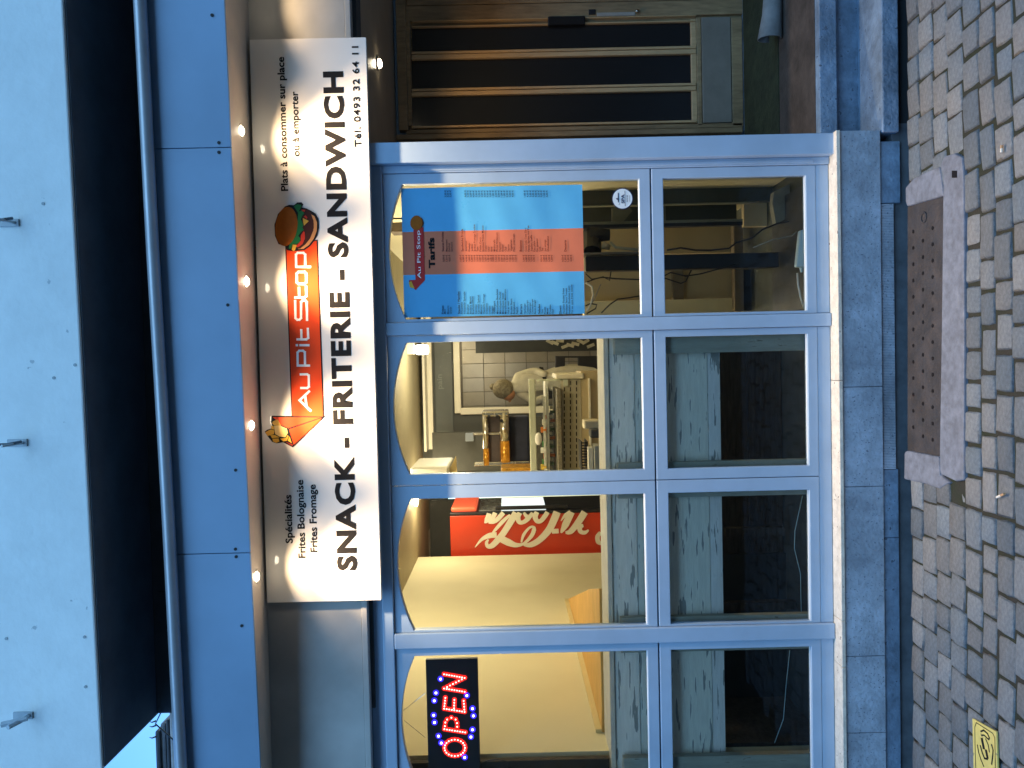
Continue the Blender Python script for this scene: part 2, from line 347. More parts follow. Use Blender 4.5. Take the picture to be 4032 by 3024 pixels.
# canopy
def yf_can(X): return 3.085-0.044*(X-1.5)
ZS = 2.785; ZT = 3.085
XA, XB = -2.6, 2.6
s1 = (at(655,585,yf_can(.95)).x+at(903,578,yf_can(.95)).x)/2; s2 = (at(735,2183,yf_can(-.8)).x+at(980,2175,yf_can(-.8)).x)/2
for a, b in ((XA, s2-.0015), (s2+.0015, s1-.0015), (s1+.0015, XB)):
    hp("fascia_panel", skew(G(), a, b, yf_can, lambda X: yf_can(X)+.012, ZS, ZT), fasc, bev=.0015)
for x, y in ((862,562),(862,600),(897,1201),(928,1851),(927,2162),(930,2192),(952,2464),(835,60)):
    X = at(x,y,3.15).x; v = at(x,y,yf_can(X)); hp("fascia_screw", G().disc((v.x,v.y-.002,v.z), .0065, (0,1,0), .0035, 12), gap)
hp("canopy_backing", skew(G(), XA, XB, lambda X: yf_can(X)+.014, lambda X: yf_can(X)+.03, ZS+.004, ZT), gap)
# canopy soffit slopes up slightly to the wall
gg = G()
gg.hexa([(XA,yf_can(XA)+.0125,ZS+.001),(XB,yf_can(XB)+.0125,ZS+.001),(XB,3.49,2.812),(XA,3.49,2.812),(XA,yf_can(XA)+.0125,ZS+.016),(XB,yf_can(XB)+.0125,ZS+.016),(XB,3.49,2.827),(XA,3.49,2.827)])
hp("canopy_soffit", gg, cream)
hp("canopy_roof", skew(G(), XA, XB, lambda X: yf_can(X)+.0, lambda X: 3.488, ZT+.002, ZT+.02), mat("zinc", (0.22,0.24,0.27), .5, .2, 5))
# gutter: rounded metal lip in front of the fascia
gut = mat("gutter metal", (0.46,0.50,0.56), 0.32, 0.08, 6, 0.1, 30, metal=.3)
n_ = 24; pts = []
gg = G(); k0 = 0
prof = [(-.012+.026*math.cos(t), .024*math.sin(t)) for t in [math.pi*2*i/12 for i in range(12)]]
for i in range(n_+1):
    X = XA+(XB-XA)*i/n_
    for a, b in prof: gg.v.append((X, yf_can(X)-.018+a, 3.098+.0015*math.sin(X*3)+b))
for i in range(n_):
    for j in range(12): j2 = (j+1) % 12; gg.f.append((i*12+j, i*12+j2, (i+1)*12+j2, (i+1)*12+j))
hp("gutter", gg, gut, smooth=True)
# board behind the sign
hp("fascia_board", G().box(XA, XB, 3.45, 3.4895, 2.393, 2.808), boardm, bev=.002)
hp("board_trim", G().box(XA, XB, 3.442, 3.4895, 2.366, 2.3915), boardm, bev=.003)
hp("recess_strip", G().box(XA, .86, 3.505, 3.55, 2.306, 2.3655), paint)
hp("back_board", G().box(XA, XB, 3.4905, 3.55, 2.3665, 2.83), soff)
# window frame
hp("header_rail", G().box(-2.6,.8735,3.475,3.56,2.2555,2.3055), paint, bev=.004)
hp("mullion", G().box(.129,.186,3.475,3.56,.288,2.255), paint, bev=.004)
hp("mullion", G().box(-1.267,-1.198,3.475,3.56,.288,2.255), paint, bev=.004)
hp("mullion", G().box(-2.02,-1.95,3.475,3.56,.288,2.255), paint, bev=.004)
hp("frame_jamb", G().box(.841,.8735,3.482,3.56,.288,2.255), paint, bev=.003)
hp("jamb_moulding", G().box(.848,.862,3.477,3.483,.36,2.12), paint, bev=.002)
hp("corner_post", G().box(.874,.964,3.438,3.62,.276,2.365), paint, bev=.003)
hp("bottom_rail", G().box(.188,.840,3.492,3.56,.288,.345), paint, bev=.003)
hp("bottom_rail", G().box(-1.197,.128,3.492,3.56,.288,.345), paint, bev=.003)
hp("bottom_rail", G().box(-1.949,-1.268,3.492,3.56,.288,.345), paint, bev=.003)
def arch(x0, x1, zs, zp_, n=15):
    w = (x1-x0)/2; h = zp_-zs; R_ = (w*w+h*h)/(2*h); cx = (x0+x1)/2; cz = zp_-R_; out = []
    for i in range(n): x = x1+(x0-x1)*i/(n-1); out.append((x, cz+math.sqrt(R_*R_-(x-cx)**2)))
    return out
bays = [(.188,.8395,.2,.795), (-.5375,.1275,-.489,.097), (-1.1965,-.5405,-1.188,-.598), (-1.949,-1.2685,-1.895,-1.304)]
for i, (o0, o1, i0, i1) in enumerate(bays):
    a = arch(i0, i1, 2.168, 2.234)
    inn = [(i0,1.125),(i1,1.125)]+a; nn = len(a)
    out = [(o0,1.0775),(o1,1.0775)]+[(o1+(o0-o1)*k/(nn-1), 2.254) for k in range(nn)]
    w = hp("window_sash", G().ring(out, inn, 3.49, 3.53), paint, bev=.003)
    put("pane", G().poly([(x*1.0, z) for x, z in [(i0-.004,1.121),(i1+.004,1.121)]+[(x, z+.004) for x, z in a]], 3.511, 3.514), glass, w)
    put("glazing_bead", G().hexa([(i0+.001,3.4905,1.108),(i1-.001,3.4905,1.108),(i1-.001,3.510,1.108),(i0+.001,3.510,1.108),(i0+.001,3.4905,1.1095),(i1-.001,3.4905,1.1095),(i1-.001,3.510,1.127),(i0+.001,3.510,1.127)]), paintw, w)
    out = [(o0,.346),(o1,.346),(o1,1.071),(o0,1.071)]; inn = [(i0,.39),(i1,.39),(i1,1.019),(i0,1.019)]
    w = hp("window_sash", G().ring(out, inn, 3.49, 3.53), paint, bev=.003)
    put("pane", G().box(i0-.004,i1+.004,3.511,3.514,.386,1.023), glass, w)
    put("glazing_bead", G().hexa([(i0+.001,3.4905,.370),(i1-.001,3.4905,.370),(i1-.001,3.510,.370),(i0+.001,3.510,.370),(i0+.001,3.4905,.371),(i1-.001,3.4905,.371),(i1-.001,3.510,.392),(i0+.001,3.510,.392)]), paintw, w)
hp("joint_backing", G().box(-1.95,.84,3.531,3.545,1.071,1.078), gap)
# sill and stone base
sx = [at(3290,y,3.41).x for y in (512,1499,2446,2628)]+[-2.7]
for a, b in zip(sx[:-1], sx[1:]): hp("sill_stone", G().box(b+.001, a-.001, 3.408, 3.56, .270, .2865), sillm, bev=.002)
bx = [at(3400,y,3.42).x for y in (512,1523,1916,2584,2886)]+[-2.7]
for a, b in zip(bx[:-1], bx[1:]): hp("stone", G().box(b+.001, a-.001, 3.42, 3.56, .091, .2685), stone, bev=.003)
px_ = [at(3500,y,3.43).x for y in (555,800,1848,2118)]+[-2.7]
ribm = mat("tooled stone", (0.30,0.34,0.40), 0.75, .12, 30, 1.0, 25, stretch=(9,1,.6), big=(4,.15))
for i, (a, b) in enumerate(zip(px_[:-1], px_[1:])):
    if i == 1:
        gg = G(); nn = int((a-b)/.007)
        for q in range(nn): x = b+.0015+q*(a-b-.003)/nn; gg.box(x, x+.0052, 3.4305, 3.436, .032, .085)
        st = hp("stone", G().box(b+.001, a-.001, 3.434, 3.56, .028, .0895), stone2, bev=.002); put("tooled_ribs", gg, stone, st, kind='stuff')
    else: hp("stone", G().box(b+.001, a-.001, 3.431, 3.56, .02 if i else .0, .0895), stone2, bev=.003)
hp("footing", G().box(-2.7, 1.0, 3.445, 3.57, -.2, .03), mat("footing stone", (0.12,0.14,0.17), .8, .2, 12, .5, 30))
# door steps
hp("step", G().box(.966, 2.9, 3.607, 4.9, .1965, .275), stone2, bev=.004)
hp("doorway_floor", G().box(.966,2.9,3.655,4.129,.2752,.277), mat("dark worn floor", (0.075,0.062,0.058), .8, .25, 12, 1.0, 60, big=(4,.3)))
hp("step_riser", G().box(.966, 2.9, 3.645, 3.9, .0855, .196), stone2)
hp("step", G().box(.955, 2.9, 3.412, 3.75, .012, .085), stone2, bev=.006)
hp("step_footing", G().box(1.0, 2.9, 3.45, 3.7, -.2, .011), gap)
# doorway recess
hp("recess_side", G().box(.9455,.963,3.621,4.79,.277,2.36), cream)
hp("recess_side", G().box(2.75,2.9,3.45,4.79,.277,2.36), cream)
hp("recess_ceiling", G().box(.90,2.9,3.50,4.79,2.36,2.365), mat("recess ceiling paint", (0.40,0.34,0.26), .35, .06, 5, .1, 20))
YD = 4.75
def dpx(gg, x0, y0, x1, y1, Y, d): return gg.px(x0, y0, x1, y1, Y, d)
hp("door_frame", dpx(dpx(G(),1560,300+235,2925,535-20,YD-.03,.07),1560,-260,1597,512,YD-.03,.07), doorm, bev=.004)
door = hp("door", dpx(G(),1595,-250,2925,516,YD+.02,.03), doorm)
def dp(name, x0, y0, x1, y1, Y, d, m_=doorm, bev=.004): return put(name, dpx(G(), x0,y0,x1,y1,Y,d), m_, door, bev=bev)
dp("stile",1597,497,2925,514,YD-.005,.03); dp("stile",1597,10,2925,68,YD-.005,.03); dp("stile",1597,-250,2925,8,YD-.002,.03)
dp("rail",1597,69,1618,496,YD-.005,.03); dp("rail",2745,69,2763,496,YD-.005,.03)
dp("panel",2765,66,2880,482,YD-.008,.02, mat("grey door panel", (0.24,0.235,0.21), .55, .1, 9, .2, 30)); dp("rail",2882,69,2925,496,YD-.005,.03)
bar = mat("door bar wood", (0.62,0.46,0.26), .4, .12, 8, .1, 30, stretch=(8,8,1))
for y0, y1 in ((96,190),(223,340),(367,484)): dp("pane",1622,y0,2722,y1,YD+.012,.004, doorgl, 0)
for y0, y1 in ((204,222),(191,201),(350,367),(337,347),(484,493),(69,73),(90,95)): dp("glazing_bar",1620,y0,2742,y1,YD-.012,.03, bar, .004)
dp("rail",2722,74,2744,484,YD-.002,.02, bar)
dp("letterbox",2157,62,2304,97,YD-.02,.03, doorgl, .006)
dp("lock_plate",2318,36,2345,56,YD-.014,.02, blackp, .003); dp("latch_plate",2350,48,2500,62,YD-.010,.01, mat("dull plate", (0.4,0.4,0.38), .5, .1), .002)
gg = G()
v = at(2508,44,YD-.02); gg.ball(v, .012, 8, 5); put("door_knob", gg, steel, door, smooth=True)
hp("hall_backing", G().box(.9,2.9,4.84,4.9,.0,2.5), gap)

# doormat with curled corner
matm = mat("green mat", (0.035,0.048,0.022), .95, .25, 15, 1.0, 90, big=(5,.3))
Zf = .2755
dm = thing("doormat", (1.8,4.4,Zf), "dark green moss-coloured mat with its front edge curled up, in front of the old door", "doormat")
a = atz(3070,180,Zf).x
put("mat_sheet", G().box(.98,2.7,4.13,4.72,Zf,Zf+.006), matm, dm)
gg = G(); c0 = at(3030,160,4.1); c1 = at(3010,-160,4.0)
k = len(gg.v); NS = 14
for i, (c, rr) in enumerate(((Vector((c0.x,4.08,Zf+.065)),.062),(Vector((c0.x+.12,4.07,Zf+.055)),.05),(Vector((c1.x,4.06,Zf+.045)),.04))):
    for j in range(NS): t = -math.pi*.5+math.pi*1.55*j/(NS-1); gg.v.append((c.x, c.y-rr*math.cos(t)*.8, c.z+rr*math.sin(t)))
for i in range(2):
    for j in range(NS-1): gg.f.append((i*NS+j, i*NS+j+1, (i+1)*NS+j+1, (i+1)*NS+j))
o = put("mat_curl", gg, mat("mat underside", (0.22,0.24,0.26), .8, .15, 12, .5, 50), dm, smooth=True); sm = o.modifiers.new("thick", 'SOLIDIFY'); sm.thickness = .006

# wall brackets on the upper wall
metal = mat("bracket paint", (0.42,0.50,0.56), .5, .1, 8, .2, 40)
dmetal = mat("bracket dark iron", (0.05,0.07,0.09), .6, .1, 8, .2, 40)
def brk(x, y, lab, big):
    v = at(x, y, 3.0); yw = yf_wall(v.x); v = at(x, y, yw-.05)
    t = thing("wall_bracket", (v.x, yw, v.z), lab, "bracket", "metal brackets on the upper wall")
    m1, m2 = (metal, metal) if big else (metal, dmetal)
    put("wall_plate", G().box(v.x-.014,v.x+.014,yw-.007,yw+.001,v.z-.005,v.z+.07), m1, t, bev=.001)
    put("arm", G().tube([(v.x,yw-.004,v.z+.01),(v.x,yw-.05,v.z+.012),(v.x-.002,yw-.10,v.z+.03)], .009 if big else .006, 6), m1, t)
    put("hook", G().tube([(v.x-(.006 if big else .0),yw-.065,v.z+.075),(v.x,yw-.06,v.z+.035),(v.x+.008,yw-.05,v.z-.012)], [.012,.012,.009] if big else [.0055]*3, 6), m2, t)
brk(38,868,"small dark iron bracket on the upper wall, nearest the doorway side",0); brk(72,1748,"dark iron bracket on the upper wall above the red banner of the sign",0); brk(95,2838,"thick pale bracket on the upper wall above the lit OPEN panel",1)

# neighbouring house corner beyond the overhang
NB = thing("neighbour_house", (-4.4, 5.5, 0), "dark stone moulded cornice of the neighbouring house showing past the jutting wall", "building")
nst = mat("weathered cornice stone", (0.20,0.22,0.26), .85, .25, 10, .8, 25); nsl = mat("lighter cornice stone", (0.36,0.37,0.40), .85, .2, 14, .8, 30); nsd = mat("slate", (0.06,0.07,0.09), .7, .2, 10, .5, 20)
Yn = 4.6
def npx(name, x0, x1, y0, Y, m_): a = at(x0,y0,Y); b = at(x1,y0,Y); put(name, G().box(-6.5, a.x, Y, Y+1.6, b.z, a.z), m_, NB, bev=.012)
npx("cornice_course",608,628,2880,Yn-.02,nsd); npx("cornice_course",629,650,2850,Yn,nst); npx("cornice_course",651,663,2835,Yn-.03,nsd); npx("cornice_course",664,705,2800,Yn-.05,nsl); npx("cornice_course",706,725,2795,Yn+.03,nst)
put("lower_wall", G().box(-6.5, at(740,2800,Yn).x, Yn+.05, Yn+1.6, 0, at(726,2800,Yn).z-.002), nst, NB)
gg = G(); a = at(612,2850,Yn)
for y in (2838,2856,2900): v = at(608,y,Yn-.02); gg.tube([(v.x,v.y,v.z-.01),(v.x-.004,v.y-.01,v.z+.01),(v.x+.003,v.y-.015,v.z+.024)], [.006,.004,.001], 5)
put("moss_tuft", gg, nsd, NB, kind="stuff")
wa = at(718,2695,3.9); wb = at(636,2800,3.9); wc = at(612,2850,4.2); put("cable", G().tube([wa, wb, wc, (wc.x-.6,4.6,wc.z-.25)], .004, 5), blackp, label="thin dark cable slanting down above the gutter to the neighbouring cornice", cat="cable")

# ================= sign board =================
SY = 3.40
sg = thing("shop_sign", (.19, SY, 2.295), "long white shop sign reading SNACK - FRITERIE - SANDWICH with a red banner logo", "shop sign")
put("board", G().box(-1.021,1.40,SY,SY+.026,2.2945,2.7915), signw, sg, bev=.0015)
def sp(name, s, x0t, y0, x0b, x1t, y1, x1b, bold, mt=black, sp_=1.0):
    """left end: capital top px x0t, baseline px x0b at picture y0 ; right end likewise"""
    a = at(x0b,y0,SY); b = at(x1b,y1,SY); at_ = at(x0t,y0,SY); bt = at(x1t,y1,SY)
    zb = (a.z+b.z)/2; zt = (at_.z+bt.z)/2
    gg = text_g(G(), s, a.x, b.x, zb, zt, SY-.0012, bold, sp_)
    if name == "small_lettering": return put(name, gg, mt, sg, kind='stuff')
    par = list(range(len(gg.v)))
    def fd(i):
        while par[i] != i: par[i] = par[par[i]]; i = par[i]
        return i
    for f in gg.f:
        for q in f[1:]: par[fd(q)] = fd(f[0])
    comp = {}
    for i in range(len(gg.v)): comp.setdefault(fd(i), []).append(i)
    isl = sorted([[min(gg.v[i][0] for i in c), max(gg.v[i][0] for i in c), set(c)] for c in comp.values()], key=lambda q: q[0]); out = []
    for a_, b_, c in isl:
        if out and a_ < out[-1][1]-(b_-a_)*.4: out[-1][1] = max(out[-1][1], b_); out[-1][2] |= c
        else: out.append([a_, b_, set(c)])
    for a_, b_, c in out:
        g2 = G(); ix = {q: n for n, q in enumerate(sorted(c))}; g2.v = [gg.v[q] for q in sorted(c)]; g2.f = [tuple(ix[q] for q in f) for f in gg.f if f[0] in c]; put("letter", g2, mt, sg)
sp("headline_lettering","SNACK - FRITERIE - SANDWICH",1326,2246,1404,1265,281,1345,.042,sp_=1.1)
sp("telephone_lettering","Tél. 0493 32 64 11",1397,579,1421,1383,182,1411,.02,sp_=1.12)
sp("small_lettering","Plats à consommer sur place",1106,752,1135,1090,224,1117,.022,sp_=1.0)
sp("small_lettering","ou à emporter",1150,616,1179,1146,360,1173,.022)
sp("small_lettering","Spécialités",1124,2139,1152,1118,1948,1147,.022)
sp("small_lettering","Frites Bolognaise",1173,2197,1202,1166,1889,1194,.022)
sp("small_lettering","Frites Fromage",1221,2174,1249,1214,1907,1243,.022)
def spoly(name, pts, off, mt, conv=lambda q: q):
    P = [at(*conv(q), SY) for q in pts]; return put(name, G().poly([(p_.x,p_.z) for p_ in P], SY-off, SY-off+.0006), mt, sg)
def bz(q): return (1040+q[0]/4.738, 750+q[1]/4.738)
def cz(q): return (1000+q[0]/5.53, 1550+q[1]/5.53)
spoly("banner_outline", [(1123,968),(1251,944),(1277,1643),(1148,1645)], .0010, black)
spoly("banner", [(1128,971),(1247,948),(1272,1641),(1152,1642)], .0018, redm)
# stroke lettering of the banner (x: picture x, y: picture y)
soff_ = [0]
def stroke(gg, pts, w, off0):
    P = [at(x,y,SY) for x, y in pts]
    for a, b in zip(P[:-1], P[1:]):
        a2 = Vector((a.x,a.z)); b2 = Vector((b.x,b.z)); d = b2-a2
        if d.length < 1e-6: continue
        d.normalize(); n = Vector((-d.y,d.x))*w/2; e = d*w*.42; soff_[0] += 1; off = off0+(soff_[0]%9)*.0001
        gg.poly([tuple(a2-e+n),tuple(b2+e+n),tuple(b2+e-n),tuple(a2-e-n)], SY-off, SY-off+.0005)
def Lz(y, x): return (1120+x/1.36, 960+y/1.36)   # from zoomed view: along (y), across (x)
w_ = .0098
letters = [
 [[(893,140),(838,82),(790,133)],[(866,118),(810,112)]],
 [[(772,90),(772,122),(765,132),(705,131),(699,122),(699,88)]],
 [[(652,133),(652,72),(582,71),(573,80),(573,100),(580,110),(650,111)]],
 [[(543,86),(543,130)],[(543,66),(543,69)]],
 [[(512,70),(512,118),(504,128),(455,126)],[(512,92),(462,91)]],
 [[(408,122),(312,120),(304,112),(304,98),(312,90),(398,90),(407,82),(407,70),(398,60),(306,58)]],
 [[(288,58),(288,108),(280,118),(230,117)],[(288,80),(236,79)]],
 [[(215,92),(215,108),(206,118),(160,117),(151,108),(151,76),(160,67),(206,67),(215,77),(215,92)]],
 [[(124,138),(124,64),(58,63),(49,72),(49,102),(58,112),(122,112)]] ]
for lt in letters:
    gg = G()
    for st in lt: stroke(gg, [Lz(y, x) for y, x in st], w_, .0026)
    put("letter", gg, white, sg)
# burger
def ell(cx, cy, rx, ry, rot, n=28): return [(cx+rx*math.cos(t)*math.cos(rot)-ry*math.sin(t)*math.sin(rot), cy+rx*math.cos(t)*math.sin(rot)+ry*math.sin(t)*math.cos(rot)) for t in [math.tau*i/n for i in range(n)]]
bun = mat("bun brown", (0.40,0.11,0.012), .5, .08, 60, spec=.15); bunl = mat("bun light", (0.62,0.27,0.10), .4, 0, spec=.15); pat = mat("patty brown", (0.06,0.018,0.012), .4, 0, spec=.15)
grn = mat("lettuce green", (0.02,0.17,0.05), .5, 0, spec=.15); chs = mat("cheese yellow", (0.70,0.38,0.05), .4, 0, spec=.15); tom = mat("tomato red", (0.55,0.04,0.02), .4, 0, spec=.15); tomd = mat("dark red", (0.3,0.03,0.02), .4, 0, spec=.15)
spoly("burger_outline", [(390,300),(470,270),(560,275),(620,225),(700,222),(735,262),(700,315),(790,335),(870,375),(960,430),(1015,530),(1025,700),(990,850),(930,950),(860,1040),(760,1110),(640,1125),(540,1135),(430,1115),(400,1045),(270,1000),(205,850),(195,640),(260,440)], .0024, black, bz)
spoly("bottom_bun", [(870,440),(940,480),(990,600),(985,750),(930,900),(840,1020),(740,1090),(640,1095),(640,1060),(780,1000),(880,850),(930,700),(925,560)], .0032, bunl, bz)
spoly("patty", [(700,345),(800,350),(870,400),(900,500),(930,620),(920,750),(860,900),(770,1010),(680,1085),(600,1090),(620,1000),(700,800),(720,500)], .0034, pat, bz)
spoly("tomato_slice", [(760,780),(745,760),(690,840),(690,940),(620,1020),(560,1050),(640,1060),(720,1000),(765,900)], .0040, tom, bz)
spoly("tomato_slice", [(780,465),(745,490),(800,540),(812,500)], .0040, tom, bz); spoly("tomato_slice", [(700,360),(770,365),(760,400),(715,390)], .0040, tom, bz)
spoly("cheese_slice", [(725,515),(838,572),(748,660),(735,600)], .0042, chs, bz); spoly("cheese_slice", [(540,1010),(612,1015),(580,1120),(545,1135),(520,1100)], .0042, chs, bz)
spoly("lettuce_leaf", [(560,300),(620,262),(700,275),(690,320),(650,400),(700,375),(755,425),(720,470),(690,540),(720,600),(735,665),(715,690),(745,740),(700,770),(640,850),(680,900),(670,960),(620,1000),(545,1000),(500,1090),(465,1080),(475,1020),(560,800),(620,640),(640,420)], .0046, grn, bz)
spoly("top_bun", ell(420,675,205,368,.12), .0055, bun, bz)
# paper cone with chips
spoly("cone_outline", [(380,490),(400,480),(835,485),(1480,500),(1555,470),(1530,510),(1480,560),(850,1168),(640,1060),(500,1080),(400,1050),(300,925),(235,830),(290,785),(370,760),(400,690),(370,610)], .0024, black, cz)
spoly("cone_face", [(415,510),(1470,515),(750,750),(600,680),(470,560)], .0034, redm, cz); spoly("cone_face", [(1470,530),(1440,590),(870,1110),(770,775)], .0034, redm, cz)
spoly("cone_face", [(690,1045),(850,1100),(845,1140),(780,1110)], .0034, tomd, cz)
for q in ([(440,700),(560,690),(720,760),(740,850),(690,950),(560,930),(470,880)], [(380,700),(430,700),(450,780),(380,770)], [(250,840),(360,780),(450,800),(440,880),(300,920)], [(360,900),(460,900),(560,950),(460,960),(400,970)], [(410,980),(540,975),(560,1040),(490,1070),(420,1040)], [(580,980),(700,965),(740,900),(760,930),(720,1020),(640,1040)], [(780,930),(830,1080),(740,1020)], [(400,640),(420,600),(520,560),(600,700),(440,690)]):
    spoly("chip", q, .0038, chs if len(q) != 7 else mat("chip pale", (0.75,0.52,0.18), .4, 0), cz)

# ================= downlights =================
warm = (1.0, 0.70, 0.40)
glow = mat("lamp glow", (1,1,1), .3, 0, emit=(1,.86,.62), es=8)
rim = mat("lamp rim", (0.5,0.47,0.42), .3, 0, metal=.8)
lds = [("downlight in the canopy above the telephone number end of the sign",952,515),("downlight in the canopy above the burger drawing",982,1108),("downlight in the canopy above the paper cone drawing",1002,1675),("leftmost downlight in the canopy, above the end of the word SNACK",1024,2270)]
for i, (lab, x, y) in enumerate(lds):
    v = at(x, y, 3.262); zz = ZS+(3.262-yf_can(v.x))/(3.49-yf_can(v.x))*.027
    t = thing("downlight", (v.x, 3.262, zz), lab, "downlight", "recessed downlights in the canopy soffit")
    gg = G(); c = Vector((v.x, 3.262, zz-.004)); gg.tube([c+Vector((.026*math.cos(a),.026*math.sin(a),.003)) for a in [math.tau*k/20 for k in range(21)]], .0035, 6); put("rim", gg, rim, t, smooth=True)
    put("bulb", G().ball((v.x,3.262,zz-.004), .0185, 14, 8, (1,1,.55)), glow, t, smooth=True)
    lamp_light("spot", 'SPOT', (v.x,3.262,zz-.02), (1.5,1.5,1.9,1.7)[i], warm, t, spot_size=math.radians(122), spot_blend=.6, shadow_soft_size=.008).rotation_euler = (math.radians(8),0,0)
    lamp_light("beam", 'SPOT', (v.x,3.262,zz-.02), 21, warm, t, spot_size=math.radians(84), spot_blend=1, shadow_soft_size=.01).rotation_euler = (math.radians(4),0,0)
# further lamps of the same row just outside the frame lighting the ends
v = at(940,-60,3.262); t = thing("downlight", (v.x,3.262,ZS+.014), "downlight in the canopy beyond the doorway end of the sign", "downlight", "recessed downlights in the canopy soffit")
put("bulb", G().ball((v.x,3.262,ZS+.012), .0185, 14, 8, (1,1,.55)), glow, t, smooth=True)
lamp_light("spot", 'SPOT', (v.x,3.262,ZS-.006), 1.4, warm, t, spot_size=math.radians(124), spot_blend=.45, shadow_soft_size=.008)
v = at(1493,250,4.174); v = atz(1493,250,2.35)
t = thing("doorway_lamp", v, "small glowing lamp in the ceiling of the doorway recess", "lamp")
put("bulb", G().ball((v.x,v.y,2.347), .022, 14, 8, (1,1.2,.5)), glow, t, smooth=True); put("rim", G().disc((v.x,v.y,2.3515), .032, (0,0,1), .008, 20), rim, t)
lamp_light("spot", 'SPOT', (v.x,v.y,2.33), 3.0, (1,.60,.25), t, spot_size=math.radians(150), spot_blend=.6, shadow_soft_size=.02)

# ================= menu poster, sticker, LED panel =================
PY = 3.5075
blue = mat("poster blue", (0.11,0.47,0.82), .3, .05, 5, .25, 7, coat=1); red2 = mat("poster red", (0.70,0.20,0.11), .3, .05, 5, .25, 7, coat=1); ink = mat("ink", (0.01,0.03,0.08), .5, 0); ink2 = mat("ink on red", (0.10,0.012,0.01), .5, 0)
a = at(1583,735,PY); b = at(2297,1242,PY); ztop = (at(1583,735,PY).z+at(1588,1242,PY).z)/2; zbot = (at(2295,729,PY).z+at(2300,1240,PY).z)/2
PXR = (at(1583,739,PY).x+at(2297,729,PY).x)/2; PXL = (at(1590,1246,PY).x+at(2297,1240,PY).x)/2
RXR = (at(1583,911,PY).x+at(2297,901,PY).x)/2; RXL = (at(1590,1079,PY).x+at(2297,1072,PY).x)/2
po = thing("menu_poster", ((PXL+PXR)/2, PY, zbot), "tall blue and red price list poster headed Tarifs behind the right window", "poster")
def wavy(gg, x0, x1):
    nx, nz = 10, 40; k = len(gg.v)
    for i in range(nx+1):
        for j in range(nz+1):
            x = x0+(x1-x0)*i/nx; z = zbot+(ztop-zbot)*j/nz; gg.v.append((x, PY+.0010*math.sin(z*19+x*7)+.0006*math.sin(z*41-x*15), z))
    for i in range(nx):
        for j in range(nz): q = k+i*(nz+1)+j; gg.f.append((q,q+nz+1,q+nz+2,q+1))
    return gg
put("blue_sheet", wavy(wavy(G(), PXL, RXL), RXR, PXR), blue, po, smooth=True); put("red_sheet", wavy(G(), RXL, RXR), red2, po, smooth=True)
PT = PY-.0022
def PX(x, y): v = at(x, y, PT); return v.x, v.z
left = [("Frites",1747,1),("Mini",1755,0),("Moyenne",1767,0),("Grande",1778,0),("Snacks / Viandes",1811,1),("Fricadelle",1822,0),("Fricadelle Spéciale",1833,0),("Boulette",1845,0),("Boulette Maison",1856,0),("Brochette Dinde",1866,0),("Cervelas",1877,0),("Cervelas Spécial",1888,0),("Mexicano",1898,0),("Viandelle Fromage",1909,0),("Croquette",1920,0),("Loempia",1931,0),("Nuggets",1942,0),("Chixfingers",1950,0),("Mitraillette Boulette",1962,0),("Mitraillette Poulet",1973,0),("Mitraillette Steak",1984,0),("Mitraillette Mexicano",1994,0),("Vol au vent",2005,0),("Boulets Sauce",2017,0),("Bolognaise",2027,0),("Ragout",2038,0),("Burgers",2056,1),("Hamburger",2070,0),("Cheeseburger",2080,0),("Fishburger",2090,0),("Chickenburger",2100,0),("Bacon Burger",2110,0),("Salades",2127,1),("Thon",2139,0),("Poulet",2149,0),("Mixte",2159,0),("Crudités",2170,0),("Oeuf",2180,0),("Divers",2210,1),("Assiette Poulet frites",2223,0),("Boulettes Sauce Tomate",2234,0),("Assiette Boulettes Lapin",2245,0),("Vol au vent frites salade",2256,0)]
mid = [("Sauces Froides",1748,1),("Mayonnaise",1762,0),("Ketchup",1772,0),("Samourai",1782,0),("Sandwichs Froids",1825,1),("Américain",1840,0),("Fromage",1851,0),("Jambon",1862,0),("Jambon Fromage Crudités",1873,0),("Thon",1884,0),("Poulet Curry",1895,0),("Boulette Froide Maison",1906,0),("Crabe",1917,0),("Oeuf",1928,0),("Brie",1939,0),("Mozzarella",1950,0),("Poulet Andalouse",1961,0),("Dagobert",1972,0),("Rosbif",1983,0),("Club",1994,0),("Saumon",2005,0),("Végétarien",2016,0),("Filet américain",2027,0),("Boissons",2054,1),("Coca Cola, Coca Zéro",2074,0),("Fanta, Sprite, Ice Tea",2085,0),("Jupiler, Leffe",2096,0),("Eau plate",2107,0),("Eau gazeuse",2118,0),("Café",2129,0),("Thé",2139,0),("Jus orange",2150,0),("Chaudfontaine",2161,0),("Desserts",2230,1)]
gg = G(); g2 = G(); rp = random.Random(5)
for s_, x, hd in left:
    x0, zb = PX(x, 1236); hgt = .0095 if hd else .0078; L = len(s_)*(.0062 if hd else .0052)
    text_g(gg, s_, x0, x0+L, zb, zb+hgt, PT, .02 if hd else .008)
    if not hd: x1, _ = PX(x, 1030); text_g(g2, f"{rp.randint(1,8)},{rp.choice((0,5))}0 €", x1, x1+.03, zb, zb+.0075, PT, .01)
for s_, x, hd in mid:
    x0, zb = PX(x, 990); hgt = .0095 if hd else .0078; L = len(s_)*(.0062 if hd else .0052)
    text_g(g2, s_, x0, x0+L, zb, zb+hgt, PT, .02 if hd else .008)
    if not hd: x1, _ = PX(x, 776); text_g(gg, f"{rp.randint(1,5)},{rp.choice((0,5))}0 €", x1, x1+.03, zb, zb+.0075, PT, .01)
put("menu_lettering", gg, ink, po, kind="stuff"); put("menu_lettering", g2, ink2, po, kind="stuff")
x0, zb = PX(1712,1056); x1, zt = PX(1683,936); put("title_lettering", text_g(G(), "Tarifs", x0, x1, zb, zb+(zt-zb)*.95, PT, .04), black, po, kind="stuff")
